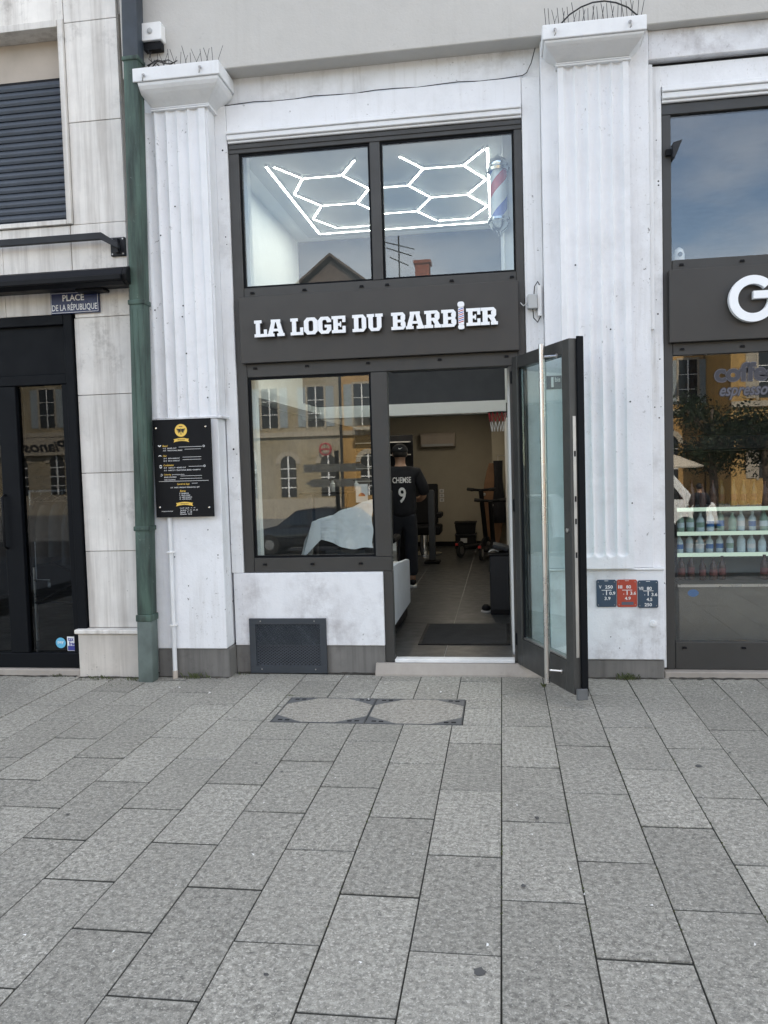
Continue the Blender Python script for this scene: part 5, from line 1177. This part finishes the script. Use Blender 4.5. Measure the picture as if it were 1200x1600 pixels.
    for s in (-1, 1):
        so = [(s*.11+a, b_) for a, b_ in ((-.040,-.075),(-.046,.02),(-.050,.12),(-.038,.18),(0,.20),(.038,.18),(.050,.12),(.046,.02),(.040,-.075),(0,-.092))]
        sh2 = obj('shoe', ellipsoid((s*.11, .055, .058), .050, .140, .050, 14, 8).xf(M_), 'black', t, smooth=True)
        obj('sole', MB().prism_axis(so[::-1], .0, .030, 'z').xf(M_), 'rubber_white', sh2, bevel=.004)
        obj('shoe_stripe', MB().sheet(lambda u, v: (s*.11+.0515*math.cos(PI*(u*1.0))*(1 if True else 1), .055+.02*(v-.5)+.01, .058+.052*math.sin(PI*u)), 10, 1).xf(M_), 'rubber_white', sh2)
    return t
person('barber in black jersey numbered 9 and black cap seen from behind', (-1.19, 3.62, FZ), math.radians(12), 'fabric_black', 'denim_dark', ('CHEMSE', '9'), True, 1.69)

# ------------------------------------------------------------------ across the square: what the panes reflect
GZ0 = -1.0
def window(bld, x, z, w, h, y, kind, sh_mat):
    wn_ = obj('window', B(x-w/2, x+w/2, y-.02, y+.02, z, z+h), 'window_dark', bld)
    fr = MB()
    for q in ((x-w/2-.12, x-w/2, z-.1, z+h+.12), (x+w/2, x+w/2+.12, z-.1, z+h+.12), (x-w/2, x+w/2, z+h, z+h+.12)): fr.box(q[0], q[1], y-.01, y+.06, q[2], q[3])
    obj('surround', fr, 'facade_trim', wn_)
    gl = MB().box(x-.035, x+.035, y+.021, y+.045, z, z+h)
    for kk in (1, 2): gl.box(x-w/2, x-.036, y+.021, y+.04, z+h*kk/3-.02, z+h*kk/3+.02).box(x+.036, x+w/2, y+.021, y+.04, z+h*kk/3-.02, z+h*kk/3+.02)
    obj('glazing_bar', gl, 'enamel_white', wn_)
    if sh_mat:
        for s in (-1, 1):
            xs = x+s*(w/2+.12+w*.25)
            sm_ = MB().box(xs-w*.24, xs+w*.24, y+.01, y+.04, z, z+h)
            for kk in range(12): sm_.box(xs-w*.2, xs+w*.2, y+.041, y+.055, z+.08+kk*(h-.16)/12, z+.08+(kk+.62)*(h-.16)/12)
            obj('shutter', sm_, sh_mat, wn_)
def arched(bld, x, z, w, h, y):
    n = 10; P = [(x-w/2, z), (x+w/2, z)]+[(x+w/2*math.cos(PI*k/n), z+h-w/2+w/2*math.sin(PI*k/n)) for k in range(n+1)]
    a = obj('arched_window', MB().prism(P, y-.02, y+.02), 'window_dark', bld)
    o_ = MB(); r0, r1 = w/2+.01, w/2+.32; vs = [(x+r*math.cos(PI*k/n), yy, z+h-w/2+r*math.sin(PI*k/n)) for yy in (y+.06,) for k in range(n+1) for r in (r0, r1)]
    o_.add(vs, [(2*k, 2*k+2, 2*k+3, 2*k+1) for k in range(n)]); obj('arch_trim', o_, 'facade_trim', a)
    gl = MB().box(x-.05, x+.05, y+.021, y+.05, z, z+h-.02)
    for kk in (1, 2, 3): gl.box(x-w/2, x-.051, y+.021, y+.045, z+h*kk*.23-.03, z+h*kk*.23+.03).box(x+.051, x+w/2, y+.021, y+.045, z+h*kk*.23-.03, z+h*kk*.23+.03)
    obj('glazing_bar', gl, 'enamel_white', a)
def building(lab, x0, x1, y, zt, wall, ridge, cols, floors, shm, arch=None, hip=2.0):
    b_ = thing('town_house', lab, 'building', ((x0+x1)/2, y-5, GZ0), 'buildings across the square')
    obj('wall', B(x0, x1, y-10, y, GZ0, zt), wall, b_)
    r = obj('roof', MB().add([(x0-.4, y+.5, zt), (x1+.4, y+.5, zt), (x1+.4, y-10.5, zt), (x0-.4, y-10.5, zt), (x0+hip, y-5, ridge), (x1-hip, y-5, ridge)], [(1, 0, 4, 5), (2, 1, 5), (3, 2, 5, 4), (0, 3, 4), (0, 1, 2, 3)]), 'roof_tile', b_)
    obj('cornice', B(x0-.1, x1+.1, y+.002, y+.35, zt-.35, zt-.02), 'facade_trim', b_); obj('string_course', B(x0, x1, y+.002, y+.18, 4.15, 4.45), 'facade_trim', b_)
    for z, h in floors:
        for x in cols: window(b_, x, z, 1.05, h, y+.0, 0, shm)
    for x in arch or []: arched(b_, x, .35, 1.0, 2.6, y)
    return b_, r
YB = -44.0
b1, r1 = building('cream town house with arched ground floor windows, reflected in the barber shop window', -34, -10.0, YB, 12.2, 'facade_cream', 13.4, [-32.5+k*3.0 for k in range(8)], [(4.75, 2.5), (8.4, 2.2)], 'shutter_blue', [-31.6+k*2.6 for k in range(9)], 3)
b2, r2 = building('yellow town house with balcony, reflected in the barber shop window', -10.0, 11.9, YB-.3, 12.0, 'facade_yellow', 13.6, [-8.6+k*2.8 for k in range(8)], [(4.75, 2.6), (8.4, 2.2)], 'shutter_blue', [-8.3+k*2.6 for k in range(8)], 3)
b3, r3 = building('ochre town house behind trees, reflected in the cafe window', 12.0, 36, YB+5, 10.9, 'facade_ochre', 11.9, [13.9+k*3.0 for k in range(7)], [(.4, 2.4), (4.6, 2.5), (8.4, 2.2)], 'facade_trim', None, 3)
gb = MB().prism([(-12.3, 11.9), (-8.15, 11.9), (-8.15, 12.7), (-10.2, 14.4), (-12.3, 12.7)], YB-6, YB+.1); obj('gable', gb, 'roof_tile', b1)
obj('gable_roof', MB().prism([(-13.0, 12.45), (-10.2, 14.62), (-7.4, 12.45), (-7.4, 12.6), (-10.2, 14.8), (-13.0, 12.6)], YB-6.1, YB+.5), 'roof_tile', b1)
obj('chimney', MB().box(-5.2, -4.3, YB-3, YB-2, 12.0, 14.4).box(-5.3, -4.2, YB-3.1, YB-1.9, 14.4, 14.6), 'brick_red', b2)
an = MB().tube([(-6.2, YB-2, 12.0), (-6.2, YB-2, 16.2)], .05, 5)
for z, w in ((15.6, 1.0), (15.2, .8), (14.6, .6)): an.tube([(-6.2-w, YB-2, z+.3), (-6.2+w, YB-2, z-.3)], .035, 4)
obj('antenna', an, 'iron', b2)
obj('drainpipe', MB().tube([(-9.9, YB+.12, GZ0), (-9.9, YB+.12, 12.0)], .09, 6), 'iron', b2)
for z, mt in ((.55, 'facade_trim'),): obj('base_course', B(-34, -10.02, YB+.002, YB+.12, GZ0, z-.3), mt, b1)
t = thing('round_wall_sign', 'round red ringed sign on the cream house, reflected in the barber shop window', 'sign', (-10.9, YB+.2, 2.9))
obj('ring', MB().tube([(-10.9+.36*math.cos(2*PI*k/20), YB+.33, 3.3+.36*math.sin(2*PI*k/20)) for k in range(21)], .05, 6), 'net_red', t); obj('cross_bar', B(-11.22, -10.58, YB+.31, YB+.34, 3.26, 3.34), 'net_red', t); obj('arm', B(-10.93, -10.87, YB+.005, YB+.3, 3.60, 3.66), 'iron', t)
t = thing('direction_post', 'dark post with two arrow boards across the pavement, reflected in the barber shop window', 'signpost', (-3.7, -12.0, -.36))
obj('post', MB().tube([(-3.7, -12, -.38), (-3.7, -12, 2.1)], .05, 8), 'iron', t)
for z, d in ((1.62, 1), (1.28, -1)): obj('arrow_board', MB().prism([(-3.7-.75*d, z), (-3.7+.55*d, z), (-3.7+.72*d, z+.09), (-3.7+.55*d, z+.18), (-3.7-.75*d, z+.18)], -11.94, -11.90), 'parasol', t)
bl = MB().box(-9.0, -3.5, YB-.28, YB+.8, 4.4, 4.6)
obj('balcony_slab', bl, 'facade_trim', b2); bl = MB().box(-9.0, -3.5, YB+.74, YB+.79, 5.5, 5.56)
for k in range(46): bl.box(-9.0+k*.12, -8.97+k*.12, YB+.75, YB+.78, 4.6, 5.5)
obj('balcony_railing', bl, 'iron', b2)
pg = thing('pianos_sign', 'pale fascia board reading Pianos on the cream house, seen mirrored in the clothes shop glass', 'sign', (-28, YB+.3, 2.9), None)
obj('board', B(-34, -24.5, YB+.3, YB+.38, 2.95, 4.1), 'facade_trim', pg)
tp = text('Pianos', 0, 3.2, 0, .75, 0, 0, .03, .3); tp.v = [(-27.95-x, YB+.39, 3.15+z) for x, y, z in tp.v]; obj('lettering', tp, 'print_black', pg)
# dark car parked across the road
def ground_z(y): return -.9-.1*(-16-y)/24 if y > -40 else -1.0
cxx, cyy = -6.0, -19.5; gz = ground_z(cyy)+.004
t = thing('parked_car', 'black estate car parked across the road, reflected in the shop window', 'car', (cxx, cyy, gz))
Lh = 2.1
body_p = [(-2.1, .35), (-2.05, .72), (-1.15, .92), (1.95, .95), (2.1, .75), (2.08, .35), (1.6, .25), (-1.7, .25)]
obj('body', MB().prism([(cxx+a, gz+b_) for a, b_ in body_p], cyy-.85, cyy+.85), 'car_paint', t, bevel=.09, seg=3, smooth=SM)
cab = [(-1.12, .90), (-.45, 1.40), (.3, 1.47), (1.35, 1.42), (1.92, .94)]
cb_ = MB(); nn = len(cab)
vs = [(cxx+a, cyy-.78+.12*(b_-.9)/.5, gz+b_) for a, b_ in cab]+[(cxx+a, cyy+.78-.12*(b_-.9)/.5, gz+b_) for a, b_ in cab]
cb_.add(vs, [tuple(range(nn)), tuple(range(2*nn-1, nn-1, -1))]+[(i, i+nn, (i+1) % nn+nn, (i+1) % nn) for i in range(nn)])
cab_o = obj('cabin', cb_, 'car_paint', t, bevel=.05, seg=2, smooth=SM)
for a0, a1, b0, b1_ in ((-.85, -.05, -.40, -.05), (.03, .80, .03, .78), (.88, 1.62, .86, 1.30)):
    obj('side_window', MB().add([(cxx+a0, cyy+.795, gz+.95), (cxx+a1, cyy+.795, gz+.95), (cxx+b1_, cyy+.72, gz+1.36), (cxx+b0, cyy+.72, gz+1.36)], [(3, 2, 1, 0)]), 'car_glass', cab_o)
for wx in (-1.3, 1.3):
    for s in (-1, 1):
        w = obj('wheel', MB().lathe([(.20, -.10), (.31, -.10), (.33, -.06), (.33, .06), (.31, .10), (.20, .10)], (cxx+wx, cyy+s*.78, gz+.33), 24, 'y'), 'tyre', t, smooth=SM); obj('rim', MB().lathe([(.16, -.105), (.16, .105)], (cxx+wx, cyy+s*.78, gz+.33), 10, 'y'), 'worn_steel', w)
for s in (-1, 1): obj('headlight', B(cxx-2.12, cxx-2.0, cyy+s*.6-.15, cyy+s*.6+.15, gz+.60, gz+.72), 'grey_plastic', t, bevel=.02); obj('tail_light', B(cxx+2.0, cxx+2.115, cyy+s*.62-.12, cyy+s*.62+.12, gz+.66, gz+.84), 'red', t, bevel=.02)
# white van
vx, vy = 4.1, -21.0; gz = ground_z(vy)+.004
t = thing('delivery_van', 'white delivery van parked across the road, reflected in the cafe window', 'van', (vx, vy, gz))
obj('body', MB().prism([(vx+a, gz+b_) for a, b_ in ((-2.3, .4), (-2.3, 1.9), (-2.1, 2.05), (1.1, 2.05), (1.75, 1.25), (2.4, 1.05), (2.5, .4))], vy-.95, vy+.95), 'white_plastic', t, bevel=.08, seg=2)
obj('side_window', MB().add([(vx+a, vy+.953, gz+b_) for a, b_ in ((.35, 1.2), (1.45, 1.2), (1.0, 1.8), (.35, 1.8))], [(3, 2, 1, 0)]), 'car_glass', t); obj('bumper', B(vx-2.4, vx+2.55, vy-.97, vy+.97, gz+.28, gz+.42), 'black', t, bevel=.03)
for wx in (-1.4, 1.5):
    for s in (-1, 1): obj('wheel', MB().lathe([(.18, -.11), (.32, -.11), (.34, 0), (.32, .11), (.18, .11)], (vx+wx, vy+s*.85, gz+.34), 22, 'y'), 'tyre', t, smooth=SM)
person('pedestrian in dark jacket standing by the van, reflected in the cafe window', (5.45, -17.6, ground_z(-17.6)+.02), math.radians(160), 'denim_dark', 'denim_dark', None, False, 1.72)
# parasol
px_, py_ = 5.6, -25; gz = ground_z(py_)
t = thing('parasol', 'beige market parasol across the road, reflected in the cafe window', 'parasol', (px_, py_, gz)); obj('pole', MB().tube([(px_, py_, gz), (px_, py_, gz+2.9)], .03, 8), 'steel', t)
obj('canopy', MB().lathe([(1.7, 2.15), (1.72, 2.2), (.9, 2.55), (.05, 2.85), (.02, 2.86)], (px_, py_, gz), 8), 'parasol', t); obj('base', MB().lathe([(.35, 0), (.35, .06), (.05, .1)], (px_, py_, gz+.002), 16), 'concrete_dark', t)
# trees
def tree(x, y, h, r, lab, seed):
    rnd = random.Random(seed); gz = ground_z(y); t = thing('tree', lab, 'tree', (x, y, gz), 'trees across the square')
    tr = MB().tube([(x, y, gz-.02), (x+.05, y, gz+h*.25), (x-.06, y+.05, gz+h*.5), (x, y, gz+h*.8)], .2, 9, True, [.24, .17, .13, .05]); tips = []
    for k in range(11):
        a = rnd.uniform(0, 2*PI); z0 = gz+h*rnd.uniform(.3, .65); l = r*rnd.uniform(.6, .95); e = (x+l*math.cos(a), y+l*math.sin(a), z0+l*rnd.uniform(.3, .8))
        tr.tube([(x, y, z0), ((x+e[0])/2, (y+e[1])/2, (z0+e[2])/2+.1), e], .05, 5, True, [.08, .05, .02]); tips.append(e); tips.append(((x+e[0])/2, (y+e[1])/2, (z0+e[2])/2+.3))
    obj('trunk', tr, 'bark', t, smooth=True); lf = MB()
    for tp_ in tips:
        for k in range(240):
            d = Vector((rnd.gauss(0, 1), rnd.gauss(0, 1), rnd.gauss(0, .8))).normalized()*r*.42*rnd.random()**.45; c = Vector(tp_)+d
            a1 = Vector((rnd.uniform(-1, 1), rnd.uniform(-1, 1), rnd.uniform(-1, 1))).normalized(); a2 = a1.orthogonal().normalized(); s = rnd.uniform(.045, .095)
            lf.add([c-a1*s, c-a2*s*.5, c+a1*s, c+a2*s*.5], [(0, 1, 2, 3)])
    obj('crown', lf, 'leaf', t)
tree(8.6, -29, 5.6, 2.0, 'dense leafy tree leftmost of those before the ochre house', 3)
tree(11.6, -28, 5.2, 2.0, 'dense leafy tree in the middle of those before the ochre house', 4)
tree(14.6, -29, 5.8, 2.2, 'dense leafy tree rightmost of those before the ochre house', 5)
tree(10.1, -27, 4.9, 1.8, 'dense leafy tree second from left before the ochre house', 6)
tree(13.2, -27, 5.0, 1.9, 'dense leafy tree second from right before the ochre house', 8)
